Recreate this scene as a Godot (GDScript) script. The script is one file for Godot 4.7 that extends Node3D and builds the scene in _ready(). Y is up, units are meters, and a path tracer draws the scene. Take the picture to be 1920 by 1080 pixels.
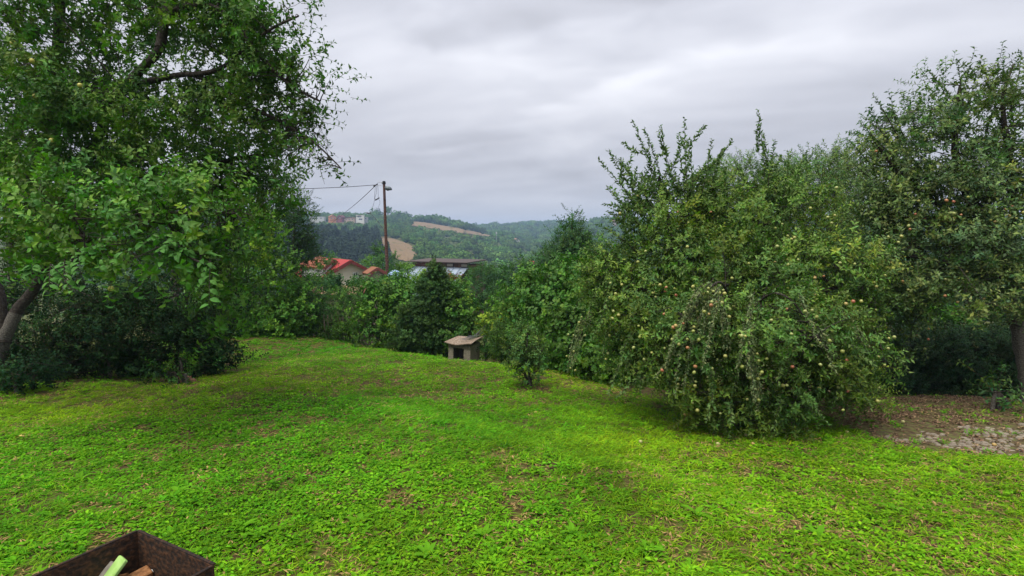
extends Node3D

const F := 1037.3
const PITCH := 0.0959931
const EYE := 2.2
const EXPOSURE := 3.1
var used := {}
var rng := RandomNumberGenerator.new()
var noise := FastNoiseLite.new()
var fine := FastNoiseLite.new()
var M := {}
var hgrid := PackedFloat32Array()

# ---------------------------------------------------------------- shapes
class MB:
	var v := PackedVector3Array()
	var n := PackedVector3Array()
	var c := PackedColorArray()
	func tri(a: Vector3, b: Vector3, d: Vector3, col: Color) -> void:
		var nn := (d - a).cross(b - a).normalized()
		v.append(a); v.append(b); v.append(d)
		n.append(nn); n.append(nn); n.append(nn)
		c.append(col); c.append(col); c.append(col)
	func tri_out(a: Vector3, b: Vector3, d: Vector3, col: Color, hint: Vector3) -> void:
		if (d - a).cross(b - a).dot(hint) < 0.0:
			tri(a, d, b, col)
		else:
			tri(a, b, d, col)
	func quad_out(a: Vector3, b: Vector3, d: Vector3, e: Vector3, col: Color, hint: Vector3) -> void:
		tri_out(a, b, d, col, hint)
		tri_out(a, d, e, col, hint)
	func smooth_tri(a: Vector3, b: Vector3, d: Vector3, na: Vector3, nb: Vector3, nd: Vector3, col: Color) -> void:
		if (d - a).cross(b - a).dot(na + nb + nd) < 0.0:
			v.append(a); v.append(d); v.append(b)
			n.append(na); n.append(nd); n.append(nb)
		else:
			v.append(a); v.append(b); v.append(d)
			n.append(na); n.append(nb); n.append(nd)
		c.append(col); c.append(col); c.append(col)
	# a folded, drooping leaf of four triangles
	func leaf(base: Vector3, dir: Vector3, up: Vector3, length: float, width: float, fold: float, droop: float, col: Color) -> void:
		var side := dir.cross(up).normalized()
		var nrm := side.cross(dir).normalized()
		var mid := base + dir * length * 0.48 + nrm * droop * 0.25 * length
		var tip := base + dir * length - nrm * droop * length
		var l := mid + side * width * 0.5 + nrm * fold * width - dir * length * 0.05
		var r := mid - side * width * 0.5 + nrm * fold * width - dir * length * 0.05
		tri(base, l, mid, col)
		tri(base, mid, r, col)
		tri(l, tip, mid, col)
		tri(mid, tip, r, col)
	# a rounder leaf of eight triangles
	func broad_leaf(base: Vector3, dir: Vector3, up: Vector3, length: float, width: float, fold: float, droop: float, col: Color) -> void:
		var side := dir.cross(up).normalized()
		var nrm := side.cross(dir).normalized()
		var m1 := base + dir * length * 0.33 + nrm * droop * 0.16 * length
		var m2 := base + dir * length * 0.7 - nrm * droop * 0.2 * length
		var tip := base + dir * length - nrm * droop * length
		var up1 := nrm * fold * width
		var l1 := m1 + side * width * 0.48 + up1
		var r1 := m1 - side * width * 0.48 + up1
		var l2 := m2 + side * width * 0.4 + up1 * 0.7
		var r2 := m2 - side * width * 0.4 + up1 * 0.7
		tri(base, l1, m1, col); tri(base, m1, r1, col)
		tri(l1, l2, m1, col); tri(m1, l2, m2, col)
		tri(m1, m2, r1, col); tri(r1, m2, r2, col)
		tri(l2, tip, m2, col); tri(m2, tip, r2, col)
	func tube(p: PackedVector3Array, r0: float, r1: float, sides: int, col: Color, knobs := 0.0, cap := true) -> void:
		var k := p.size()
		if k < 2:
			return
		var t0 := (p[1] - p[0]).normalized()
		var u := t0.cross(Vector3(0.31, 0.17, 0.93) if absf(t0.y) > 0.4 else Vector3.UP).normalized()
		var pr: Array = []
		var pn: Array = []
		for i in k:
			var t := (p[mini(i + 1, k - 1)] - p[maxi(i - 1, 0)]).normalized()
			u = (u - t * u.dot(t)).normalized()
			var w := t.cross(u)
			var rr := lerpf(r0, r1, float(i) / (k - 1))
			var ring := PackedVector3Array()
			var rn := PackedVector3Array()
			for s in sides:
				var a := TAU * s / sides
				var o := u * cos(a) + w * sin(a)
				var q := rr * (1.0 + knobs * sin(i * 1.7 + s * 2.3) * cos(i * 0.6 - s * 3.1))
				ring.append(p[i] + o * q)
				rn.append(o)
			if i > 0:
				for s in sides:
					var e := (s + 1) % sides
					smooth_tri(pr[s], pr[e], ring[s], pn[s], pn[e], rn[s], col)
					smooth_tri(pr[e], ring[e], ring[s], pn[e], rn[e], rn[s], col)
			pr = Array(ring)
			pn = Array(rn)
			if cap and (i == 0 or i == k - 1):
				var f := -t if i == 0 else t
				for s in range(1, sides - 1):
					tri_out(ring[0], ring[s], ring[s + 1], col, f)
	# a box with chamfered edges
	func box(x: Transform3D, size: Vector3, col: Color, bev := 0.0) -> void:
		var h := size * 0.5
		var b := minf(bev, minf(h.x, minf(h.y, h.z)) * 0.45)
		var at := func(sx: float, sy: float, sz: float, ax: int) -> Vector3:
			var q := Vector3(sx * (h.x - b), sy * (h.y - b), sz * (h.z - b))
			q[ax] = [sx, sy, sz][ax] * h[ax]
			return x * q
		var sg := [-1.0, 1.0]
		for ax in 3:
			for s in sg:
				var o := Vector3.ZERO
				o[ax] = s
				var g: Array = []
				for pr in [[-1.0, -1.0], [1.0, -1.0], [1.0, 1.0], [-1.0, 1.0]]:
					var q := [0.0, 0.0, 0.0]
					q[ax] = s
					q[(ax + 1) % 3] = pr[0]
					q[(ax + 2) % 3] = pr[1]
					g.append(at.call(q[0], q[1], q[2], ax))
				quad_out(g[0], g[1], g[2], g[3], col, x.basis * o)
		if b <= 0.0:
			return
		for ax in 3:
			var a1 := (ax + 1) % 3
			var a2 := (ax + 2) % 3
			for s1 in sg:
				for s2 in sg:
					var lo := [0.0, 0.0, 0.0]
					lo[a1] = s1
					lo[a2] = s2
					lo[ax] = -1.0
					var hi := lo.duplicate()
					hi[ax] = 1.0
					var o := Vector3.ZERO
					o[a1] = s1
					o[a2] = s2
					quad_out(at.call(lo[0], lo[1], lo[2], a1), at.call(hi[0], hi[1], hi[2], a1), at.call(hi[0], hi[1], hi[2], a2), at.call(lo[0], lo[1], lo[2], a2), col, x.basis * o)
		for sx in sg:
			for sy in sg:
				for sz in sg:
					tri_out(at.call(sx, sy, sz, 0), at.call(sx, sy, sz, 1), at.call(sx, sy, sz, 2), col, x.basis * Vector3(sx, sy, sz))
	func ball(cen: Vector3, r: Vector3, seg: int, rings: int, col: Color, dimple := 0.0) -> void:
		for i in rings:
			for j in seg:
				var q: Array = []
				for o in [[i, j], [i + 1, j], [i + 1, j + 1], [i, j + 1]]:
					var th: float = PI * o[0] / rings
					var ph: float = TAU * o[1] / seg
					var d := Vector3(sin(th) * cos(ph), cos(th), sin(th) * sin(ph))
					var rad := 1.0 - dimple * pow(absf(d.y), 6.0)
					q.append([cen + d * r * rad, d])
				smooth_tri(q[0][0], q[1][0], q[2][0], q[0][1], q[1][1], q[2][1], col)
				smooth_tri(q[0][0], q[2][0], q[3][0], q[0][1], q[2][1], q[3][1], col)
	func mesh(mat: Material) -> ArrayMesh:
		var a := []
		a.resize(Mesh.ARRAY_MAX)
		a[Mesh.ARRAY_VERTEX] = v
		a[Mesh.ARRAY_NORMAL] = n
		a[Mesh.ARRAY_COLOR] = c
		var m := ArrayMesh.new()
		if v.size():
			m.add_surface_from_arrays(Mesh.PRIMITIVE_TRIANGLES, a)
			m.surface_set_material(0, mat)
		return m

# ---------------------------------------------------------------- naming
func numbered(called: String) -> String:
	var k: int = used.get(called, 0)
	used[called] = k + 1
	return called if k == 0 else "%s_%03d" % [called, k]

func tag(o: Node3D, label: String, category: String, group := "") -> Node3D:
	o.set_meta("label", label)
	o.set_meta("category", category)
	if group:
		o.set_meta("group", group)
	return o

func thing(called: String, label: String, category: String, at: Vector3, group := "", turn := 0.0) -> Node3D:
	var o := Node3D.new()
	o.name = numbered(called)
	add_child(o)
	o.position = at
	o.rotation.y = turn
	tag(o, label, category, group)
	return o

# a mesh whose points are given in the world, put under its thing
func part(called: String, mb: MB, mat: Material, parent: Node3D, local := false) -> MeshInstance3D:
	return part_mesh(called, mb.mesh(mat), parent, local)

func part_mesh(called: String, m: Mesh, parent: Node3D, local := false) -> MeshInstance3D:
	var o := MeshInstance3D.new()
	o.mesh = m
	o.name = called
	if not local:
		o.transform = world_of(parent).affine_inverse()
	parent.add_child(o, true)
	return o

func world_of(o: Node3D) -> Transform3D:
	var t := Transform3D()
	var k: Node = o
	while k != self and k is Node3D:
		t = (k as Node3D).transform * t
		k = k.get_parent()
	return t

func whole(called: String, mb: MB, mat: Material, at: Vector3, label: String, category: String, group := "") -> MeshInstance3D:
	var o := MeshInstance3D.new()
	o.mesh = mb.mesh(mat)
	o.name = numbered(called)
	add_child(o)
	o.position = at
	tag(o, label, category, group)
	return o

func structure(called: String, mb: MB, mat: Material) -> MeshInstance3D:
	var o := MeshInstance3D.new()
	o.mesh = mb.mesh(mat)
	o.name = numbered(called)
	add_child(o)
	o.set_meta("kind", "structure")
	return o

func many(called: String, m: Mesh, where: Array, tint: PackedColorArray, parent: Node3D) -> MultiMeshInstance3D:
	var mm := MultiMesh.new()
	mm.transform_format = MultiMesh.TRANSFORM_3D
	mm.use_colors = true
	mm.mesh = m
	mm.instance_count = where.size()
	for i in where.size():
		mm.set_instance_transform(i, where[i])
		mm.set_instance_color(i, tint[i])
	var o := MultiMeshInstance3D.new()
	o.multimesh = mm
	o.name = numbered(called) if parent == self else called
	o.set_meta("kind", "stuff")
	if parent != self:
		o.transform = world_of(parent).affine_inverse()
	parent.add_child(o, true)
	return o

# ---------------------------------------------------------------- space
func slope_of(row: float) -> float:
	return tan(atan((540.0 - row) / F) - PITCH)

# the point on the ray of a picture position (of 1920 x 1080), d metres ahead
func at(px: float, py: float, d: float) -> Vector3:
	var x := (px - 960.0) / F
	var y := (540.0 - py) / F
	var fw := cos(PITCH) + y * sin(PITCH)
	return Vector3(x / fw * d, EYE + (y * cos(PITCH) - sin(PITCH)) / fw * d, -d)

func ppm(d: float) -> float:
	return F / d

const GROUND := [[-3.23, -3.30, 0.00363], [0.00, -3.40, -0.00214], [3.33, -3.40, 0.00365], [-4.81, -5.00, 0.00428], [0.00, -5.10, 0.00418], [5.00, -5.20, 0.00571], [-8.54, -9.00, -0.00798], [-6.39, -9.80, -0.01311], [-5.99, -11.50, 0.01065], [-2.06, -8.00, -0.00566], [0.29, -7.40, 0.00100], [0.00, -10.60, -0.00191], [3.28, -7.50, -0.01358], [6.49, -7.60, -0.01808], [1.93, -10.30, -0.00107], [0.91, -13.20, 0.01656], [-1.40, -15.50, 0.00104], [-5.25, -17.30, -0.02014], [-9.28, -19.00, 0.02663], [-7.03, -20.00, 0.01285], [-3.43, -17.50, 0.03004], [-10.21, -10.80, 0.01953], [-8.38, -11.20, 0.00107], [6.87, -9.40, 0.01461], [8.72, -9.40, 0.02409], [-9.00, -16.00, -0.03110], [-9.00, -24.00, -0.00906], [-14.00, -12.00, -0.01116], [-20.00, -12.00, 0.00241], [-14.00, -3.00, 0.00345], [0.00, -20.00, -0.02572], [5.00, -18.00, -0.00570], [9.00, -14.00, -0.01321], [14.00, -10.00, -0.01206], [14.00, -2.00, 0.00427], [-4.00, -25.00, 0.00623], [0.00, 4.00, -0.00121], [-8.00, 3.00, -0.00366], [8.00, 3.00, -0.00453], [20.00, -14.00, 0.00375], [-20.00, -24.00, 0.00013], [14.00, -24.00, 0.00321], [0.00, -30.00, -0.00039], [-15.00, -32.00, -0.00154], [20.00, -32.00, 0.00006]]

func spline_h(x: float, z: float) -> float:
	var h := 1.41979241 + 0.01229579 * x + 0.13019725 * z
	for g in GROUND:
		var q: float = (x - g[0]) * (x - g[0]) + (z - g[1]) * (z - g[1])
		if q > 1e-8:
			h += g[2] * 0.5 * q * log(q)
	return h

const GX := 48.0
const GS := 0.4
func make_grid() -> void:
	var k := int(GX * 2 / GS) + 1
	hgrid.resize(k * k)
	for i in k:
		for j in k:
			var x := clampf(-GX + j * GS, -24.0, 24.0)
			var z := clampf(-GX + i * GS, -40.0, 4.0)
			hgrid[i * k + j] = spline_h(x, z)

func near_h(x: float, z: float) -> float:
	var k := int(GX * 2 / GS) + 1
	var u := clampf((x + GX) / GS, 0.0, k - 1.001)
	var w := clampf((z + GX) / GS, 0.0, k - 1.001)
	var j := int(u)
	var i := int(w)
	var a := u - j
	var b := w - i
	var h := lerpf(lerpf(hgrid[i * k + j], hgrid[i * k + j + 1], a), lerpf(hgrid[(i + 1) * k + j], hgrid[(i + 1) * k + j + 1], a), b)
	# a low bank runs across the lawn from the shade at the left to the front
	var p := Vector2(x + 5.7, z + 11.2)
	var along := Vector2(0.72, 0.694)
	var run := p.dot(along)
	var off := p.dot(Vector2(-0.694, 0.72))
	if absf(off) < 4.0 and run > -2.0 and run < 12.0:
		h += 0.15 * exp(-off * off / (0.5 if off < 0.0 else 2.2)) * smoothstep(-1.0, 2.0, run) * smoothstep(12.0, 7.0, run)
	return h + noise.get_noise_2d(x * 9.0, z * 9.0) * 0.05

const COLS := [300.0, 600.0, 700.0, 780.0, 850.0, 930.0, 1000.0, 1060.0, 1130.0, 1250.0, 1600.0]
const DIST := [45.0, 80.0, 140.0, 260.0, 400.0, 560.0, 700.0, 850.0, 1200.0, 1600.0, 3200.0]
const ROWS := [
	[], [], [],
	[470.0, 480.0, 496.0, 505.0, 512.0, 522.0, 528.0, 528.0, 520.0, 510.0, 500.0],
	[432.0, 448.0, 452.0, 462.0, 474.0, 486.0, 492.0, 492.0, 478.0, 465.0, 455.0],
	[420.0, 424.0, 428.0, 434.0, 442.0, 458.0, 470.0, 470.0, 448.0, 438.0, 432.0],
	[410.0, 411.0, 412.0, 417.0, 425.0, 444.0, 460.0, 458.0, 424.0, 420.0, 418.0],
	[428.0, 428.0, 430.0, 432.0, 438.0, 446.0, 452.0, 440.0, 418.0, 424.0, 424.0],
	[438.0, 436.0, 434.0, 432.0, 430.0, 427.0, 424.0, 424.0, 430.0, 432.0, 432.0],
	[440.0, 440.0, 440.0, 440.0, 440.0, 436.0, 421.0, 416.0, 424.0, 436.0, 438.0],
	[446.0, 446.0, 446.0, 446.0, 446.0, 446.0, 446.0, 446.0, 446.0, 446.0, 446.0]]
const LOW := [-6.5, -11.0, -24.0]

func node_h(i: int, j: int) -> float:
	return LOW[i] if i < 3 else EYE + DIST[i] * slope_of(ROWS[i][j])

func far_h(px: float, d: float) -> float:
	var i := 0
	while i < DIST.size() - 2 and d > DIST[i + 1]:
		i += 1
	var j := 0
	while j < COLS.size() - 2 and px > COLS[j + 1]:
		j += 1
	var t := clampf((d - DIST[i]) / (DIST[i + 1] - DIST[i]), 0.0, 1.0)
	var u := clampf((px - COLS[j]) / (COLS[j + 1] - COLS[j]), 0.0, 1.0)
	u = u * u * (3.0 - 2.0 * u)
	return lerpf(lerpf(node_h(i, j), node_h(i, j + 1), u), lerpf(node_h(i + 1, j), node_h(i + 1, j + 1), u), t)

func ground_h(x: float, z: float) -> float:
	var r := sqrt(x * x + z * z)
	if z > 0.0 and r > 24.0:
		return near_h(x, 4.0)
	var w := smoothstep(22.0, 44.0, r)
	if z > -22.0 and absf(x) > 22.0:
		w *= smoothstep(0.0, -22.0, z)
	var h := near_h(x, z) if w < 1.0 else 0.0
	if w > 0.0:
		var az := clampf(atan2(x, -z), -1.0, 1.0)
		var f := far_h(960.0 + F * tan(az), r * cos(az))
		f += noise.get_noise_2d(x * 0.35, z * 0.35) * clampf(r * 0.012, 0.0, 3.0)
		h = lerpf(h, f, w)
	return h

func on(x: float, z: float, lift := 0.0) -> Vector3:
	return Vector3(x, ground_h(x, z) + lift, z)

# where the ray through a picture position meets a distance, dropped on the ground
func on_px(px: float, d: float, lift := 0.0) -> Vector3:
	var x := (px - 960.0) / F * d * 1.004
	return on(x, -d, lift)

func on_row(px: float, row: float) -> Vector3:
	var d := 2.6
	while d < 22.0 and row_of(on_px(px, d)) > row:
		d += 0.04
	return on_px(px, d)

func in_poly(x: float, z: float, poly: PackedVector2Array) -> bool:
	return Geometry2D.is_point_in_polygon(Vector2(x, z), poly)

func rnd(a: float, b: float) -> float:
	return rng.randf_range(a, b)

func rdir() -> Vector3:
	var y := rng.randf_range(-1.0, 1.0)
	var a := rng.randf() * TAU
	var s := sqrt(1.0 - y * y)
	return Vector3(s * cos(a), y, s * sin(a))

func frame(dir: Vector3, roll: float) -> Basis:
	var y := dir.normalized()
	var x := y.cross(Vector3(0.13, 0.21, 0.97) if absf(y.y) > 0.9 else Vector3.UP).normalized()
	x = x.rotated(y, roll)
	return Basis(x, y, x.cross(y))

func spline(p: Array, per := 6) -> PackedVector3Array:
	var out := PackedVector3Array()
	for i in p.size() - 1:
		var a: Vector3 = p[maxi(i - 1, 0)]
		var b: Vector3 = p[i]
		var c: Vector3 = p[i + 1]
		var d: Vector3 = p[mini(i + 2, p.size() - 1)]
		for k in per:
			out.append(b.cubic_interpolate(c, a, d, float(k) / per))
	out.append(p[-1])
	return out

# ---------------------------------------------------------------- materials
func noise_tex(freq: float, ramp: Array, octaves := 4, normal := 0.0, size := 512, kind := FastNoiseLite.TYPE_SIMPLEX_SMOOTH, s := 1) -> NoiseTexture2D:
	var f := FastNoiseLite.new()
	f.noise_type = kind
	f.frequency = freq
	f.fractal_octaves = octaves
	f.seed = s
	var t := NoiseTexture2D.new()
	t.width = size
	t.height = size
	t.seamless = true
	t.noise = f
	if normal > 0.0:
		t.as_normal_map = true
		t.bump_strength = normal
	elif ramp.size():
		var g := Gradient.new()
		g.offsets = PackedFloat32Array(ramp.map(func(x): return x[0]))
		g.colors = PackedColorArray(ramp.map(func(x): return (x[1] as Color).linear_to_srgb()))
		t.color_ramp = g
	return t

func leaf_mat(called: String, rough: float, spec: float, back: Color) -> StandardMaterial3D:
	var m := StandardMaterial3D.new()
	m.resource_name = called
	m.vertex_color_use_as_albedo = true
	m.roughness = rough
	m.metallic_specular = spec
	m.cull_mode = BaseMaterial3D.CULL_DISABLED
	if back.r + back.g > 0.0:
		m.backlight_enabled = true
		m.backlight = back
	return m

func surf(called: String, tex: Texture2D, scale: float, rough: float, normal: Texture2D = null, ns := 1.0, tint := false, world := true) -> StandardMaterial3D:
	var m := StandardMaterial3D.new()
	m.resource_name = called
	m.albedo_texture = tex
	m.uv1_triplanar = true
	m.uv1_world_triplanar = world
	m.uv1_scale = Vector3.ONE * scale
	m.roughness = rough
	m.metallic_specular = 0.3
	m.vertex_color_use_as_albedo = tint
	if normal:
		m.normal_enabled = true
		m.normal_texture = normal
		m.normal_scale = ns
	return m

func flat(called: String, c: Color, rough := 0.7, metal := 0.0) -> StandardMaterial3D:
	var m := StandardMaterial3D.new()
	m.resource_name = called
	m.albedo_color = c.linear_to_srgb()
	m.roughness = rough
	m.metallic = metal
	m.vertex_color_use_as_albedo = true
	return m

func make_materials() -> void:
	var bump := noise_tex(0.03, [], 5, 6.0)
	M.leaf = leaf_mat("leaf", 0.55, 0.3, Color(0.6, 0.8, 0.2))
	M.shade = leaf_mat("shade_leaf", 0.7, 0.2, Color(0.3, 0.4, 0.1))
	M.needle = leaf_mat("needle", 0.6, 0.3, Color(0.2, 0.3, 0.1))
	M.turf = leaf_mat("turf", 0.65, 0.18, Color(0.65, 0.9, 0.15))
	M.dry = leaf_mat("dry", 0.8, 0.2, Color(0.3, 0.25, 0.15))
	M.far = leaf_mat("far", 0.8, 0.15, Color(0, 0, 0))
	M.apple = flat("apple", Color.WHITE, 0.35)
	M.bark = surf("bark", noise_tex(0.02, [[0.0, Color(0.014, 0.011, 0.009)], [0.5, Color(0.038, 0.031, 0.026)], [0.75, Color(0.07, 0.062, 0.052)], [1.0, Color(0.1, 0.1, 0.08)]], 5), 1.6, 0.9, bump, 1.2)
	M.trunk = surf("trunk_bark", noise_tex(0.03, [[0.0, Color(0.03, 0.026, 0.022)], [0.45, Color(0.08, 0.07, 0.06)], [0.7, Color(0.15, 0.14, 0.12)], [1.0, Color(0.2, 0.21, 0.17)]], 6), 2.4, 0.9, bump, 1.6)
	M.ground = surf("ground", noise_tex(0.02, [[0.0, Color(0.03, 0.02, 0.012)], [0.4, Color(0.075, 0.05, 0.028)], [0.6, Color(0.1, 0.09, 0.035)], [0.8, Color(0.07, 0.1, 0.02)], [1.0, Color(0.15, 0.12, 0.07)]], 6, 0.0, 1024), 0.45, 0.95, bump, 0.8, true)
	M.field = surf("field", noise_tex(0.03, [[0.0, Color(0.11, 0.075, 0.04)], [0.5, Color(0.17, 0.115, 0.062)], [1.0, Color(0.22, 0.16, 0.085)]], 5), 0.04, 0.95)
	M.board = surf("board", noise_tex(0.02, [[0.0, Color(0.12, 0.105, 0.085)], [0.45, Color(0.24, 0.215, 0.175)], [0.6, Color(0.29, 0.26, 0.215)], [1.0, Color(0.38, 0.35, 0.3)]], 5), 2.2, 0.85, bump, 0.5, true)
	M.roofboard = surf("roofboard", noise_tex(0.015, [[0.0, Color(0.09, 0.065, 0.05)], [0.4, Color(0.2, 0.14, 0.1)], [0.6, Color(0.26, 0.205, 0.16)], [1.0, Color(0.36, 0.32, 0.27)]], 5), 2.0, 0.75, bump, 0.4, true)
	M.rust = surf("rust", noise_tex(0.03, [[0.0, Color(0.008, 0.006, 0.005)], [0.4, Color(0.02, 0.012, 0.008)], [0.6, Color(0.06, 0.027, 0.013)], [1.0, Color(0.13, 0.06, 0.026)]], 6), 2.6, 0.8, bump, 0.8, true)
	M.rust.metallic_specular = 0.4
	M.stone = surf("stone", noise_tex(0.03, [[0.0, Color(0.13, 0.105, 0.08)], [0.5, Color(0.24, 0.205, 0.165)], [1.0, Color(0.34, 0.3, 0.25)]], 4), 3.0, 0.85, bump, 0.6, true)
	M.plaster = surf("plaster", noise_tex(0.01, [[0.0, Color(0.78, 0.78, 0.78)], [1.0, Color(1.0, 1.0, 1.0)]], 5), 0.15, 0.9, null, 1.0, true)
	M.tile = surf("tile", noise_tex(0.06, [[0.0, Color(0.6, 0.6, 0.6)], [0.5, Color(0.9, 0.9, 0.9)], [1.0, Color(1.15, 1.1, 1.05)]], 3), 0.5, 0.7, null, 1.0, true)
	M.sheet = surf("sheet", noise_tex(0.012, [[0.0, Color(0.2, 0.25, 0.33)], [0.6, Color(0.3, 0.36, 0.45)], [1.0, Color(0.4, 0.45, 0.52)]], 5), 0.12, 0.42, null, 1.0, true)
	M.sheet.metallic = 0.3
	M.pole = surf("pole", noise_tex(0.02, [[0.0, Color(0.03, 0.017, 0.015)], [0.5, Color(0.085, 0.042, 0.032)], [1.0, Color(0.19, 0.11, 0.075)]], 4), 0.6, 0.85, null, 1.0, true)
	M.plain = flat("plain", Color.WHITE, 0.75)
	M.metal = flat("metal", Color.WHITE, 0.45, 0.6)
	M.glass = flat("glass", Color(0.05, 0.06, 0.075), 0.12)
	M.wire = flat("wire", Color(0.02, 0.02, 0.022), 0.6)
	M.greenpaint = surf("greenpaint", noise_tex(0.02, [[0.0, Color(0.2, 0.36, 0.08)], [0.5, Color(0.3, 0.48, 0.14)], [1.0, Color(0.38, 0.55, 0.22)]], 4), 3.0, 0.5, bump, 0.2)
	M.splitwood = surf("splitwood", noise_tex(0.02, [[0.0, Color(0.08, 0.035, 0.015)], [0.5, Color(0.24, 0.11, 0.045)], [1.0, Color(0.34, 0.19, 0.09)]], 5), 4.0, 0.8, bump, 0.5)

# ---------------------------------------------------------------- plants
# a twig with leaves: grows along +y, the light side of its leaves towards +y and outwards
func sprig(s: int, count: int, length: float, ll: float, lw: float, base: Color, vary: float, mat: Material, o := {}) -> ArrayMesh:
	rng.seed = s
	var mb := MB.new()
	var stem: Color = o.get("stem", Color(0.07, 0.06, 0.035))
	var bend := Vector3(rnd(-0.2, 0.2), 0, rnd(-0.2, 0.2))
	var pts := PackedVector3Array()
	for i in 4:
		var t := i / 3.0
		pts.append(Vector3(0, length * t, 0) + bend * length * t * t)
	if o.get("stemmed", true):
		mb.tube(pts, 0.0035 * o.get("thick", 1.0), 0.0012, 3, stem, 0.0, false)
	for i in count:
		var t: float = lerpf(o.get("from", 0.1), 1.0, (i + rnd(0.0, 0.6)) / count)
		var p := Vector3(0, length * t, 0) + bend * length * t * t
		var a := i * 2.39996 + rnd(-0.4, 0.4)
		var out := Vector3(cos(a), rnd(o.get("low", 0.1), o.get("high", 0.9)), sin(a)).normalized()
		var up := Vector3(rnd(-0.5, 0.5), 1.0, rnd(-0.5, 0.5)) - out * 0.2
		var k := 1.0 + rnd(-vary, vary)
		var col := Color(base.r * k * rnd(0.85, 1.25), base.g * k, base.b * k * rnd(0.7, 1.3))
		var sz := rnd(0.7, 1.15) * (1.0 if t < 0.85 else 0.8)
		if o.get("broad", false):
			mb.broad_leaf(p, out, up, ll * sz, lw * sz, rnd(0.05, 0.25), rnd(-0.02, o.get("droop", 0.35)), col)
		else:
			mb.leaf(p, out, up, ll * sz, lw * sz, rnd(0.08, 0.3), rnd(-0.05, o.get("droop", 0.3)), col)
	return mb.mesh(mat)

func sprigs(s: int, count: int, length: float, ll: float, lw: float, base: Color, vary: float, mat: Material, o := {}) -> Array:
	var a := []
	for k in 3:
		a.append(sprig(s * 10 + k, count, length, ll, lw, base, vary, mat, o))
	return a

# a lobe of a crown given by where it stands: centre, half sizes, number of twigs
func lobe(px: float, py: float, d: float, rx: float, ry: float, rz: float, n: int, o := {}) -> Dictionary:
	var e := {"c": at(px, py, d), "r": Vector3(rx * d / F, ry * d / F, rz), "n": n}
	e.merge(o)
	return e

# leaves for the lobes of one plant; returns [twig starts and ends, spots for fruit]
func foliage(parent: Node3D, called: String, kinds: Array, lobes: Array, wood: PackedVector3Array, s: int, o := {}) -> Array:
	rng.seed = s
	var where := [[], [], []]
	var tint := [PackedColorArray(), PackedColorArray(), PackedColorArray()]
	var twigs := []
	var fruit := []
	var per: int = o.get("per", 16)
	for lb in lobes:
		var c: Vector3 = lb.c
		var r: Vector3 = lb.r
		var clusters: int = maxi(3, int(lb.n / per))
		var hue: float = lb.get("warm", o.get("warm", 0.0))
		for k in clusters:
			var d := rdir()
			if d.y < 0.0 and rng.randf() < o.get("toplit", 0.25):
				d.y = -d.y
			var cc := c + d * r * pow(rng.randf(), lb.get("shell", o.get("shell", 0.38)))
			var spread: float = lb.get("spread", o.get("spread", 0.2))
			var near := nearest(wood, cc)
			if near.distance_to(cc) < 3.0:
				twigs.append([near, cc, 0.011])
			var glow := rnd(0.62, 1.42)
			var pale := rnd(-0.1, 0.2) + hue + (0.25 if rng.randf() < 0.05 else 0.0)
			for i in per:
				var off := Vector3(rng.randfn(), rng.randfn(), rng.randfn()) * (r * 0.4 + Vector3.ONE * 0.12) * spread * 1.6
				var p := cc + off
				if o.get("floor", true) and p.y < ground_h(p.x, p.z) + 0.04:
					continue
				var dir: Vector3 = ((p - c) / r).normalized() * 0.7 + off.normalized() * 0.5 + rdir() * 0.55
				dir.y += lb.get("up", o.get("up", 0.25))
				if i % 4 == 0:
					twigs.append([cc, p, 0.005])
				var v := rng.randi() % 3
				where[v].append(Transform3D(frame(dir, rng.randf() * TAU).scaled(Vector3.ONE * rnd(0.75, 1.25) * lb.get("size", 1.0)), p))
				var g := glow * rnd(0.8, 1.2)
				tint[v].append(Color(g * (1.0 + pale * 2.2), g * (1.0 + pale * 0.9), g * (1.0 - pale * 0.5)))
			if d.dot((Vector3(0, EYE, 0) - c).normalized()) > -0.1:
				fruit.append(c + d * r * rnd(0.9, 1.12))
	for v in 3:
		if where[v].size():
			many(called, kinds[v], where[v], tint[v], parent)
	return [twigs, fruit]

func nearest(w: PackedVector3Array, p: Vector3) -> Vector3:
	var best := 1e9
	var out := p
	for q in w:
		# wood that lies lower feeds a twig better than wood above it
		var e := q.distance_squared_to(p) + (maxf(0.0, q.y - p.y) * 0.6)
		if e < best:
			best = e
			out = q
	return out

func wood_of(limbs: Array) -> PackedVector3Array:
	var w := PackedVector3Array()
	for l in limbs:
		var s := spline(l[0], 5)
		for i in range(int(s.size() * 0.3), s.size()):
			w.append(s[i])
	return w

func twig_mesh(mb: MB, twigs: Array, s: int, col := Color.WHITE) -> void:
	rng.seed = s
	for t in twigs:
		var a: Vector3 = t[0]
		var b: Vector3 = t[1]
		var len := a.distance_to(b)
		if len < 0.03:
			continue
		var m := (a + b) * 0.5 + rdir() * len * 0.1 + Vector3(0, len * 0.08, 0)
		mb.tube(PackedVector3Array([a, a.lerp(m, 0.5) + rdir() * len * 0.03, m, m.lerp(b, 0.5) + rdir() * len * 0.03, b]), t[2], t[2] * 0.4, 3, col, 0.0, false)

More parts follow.
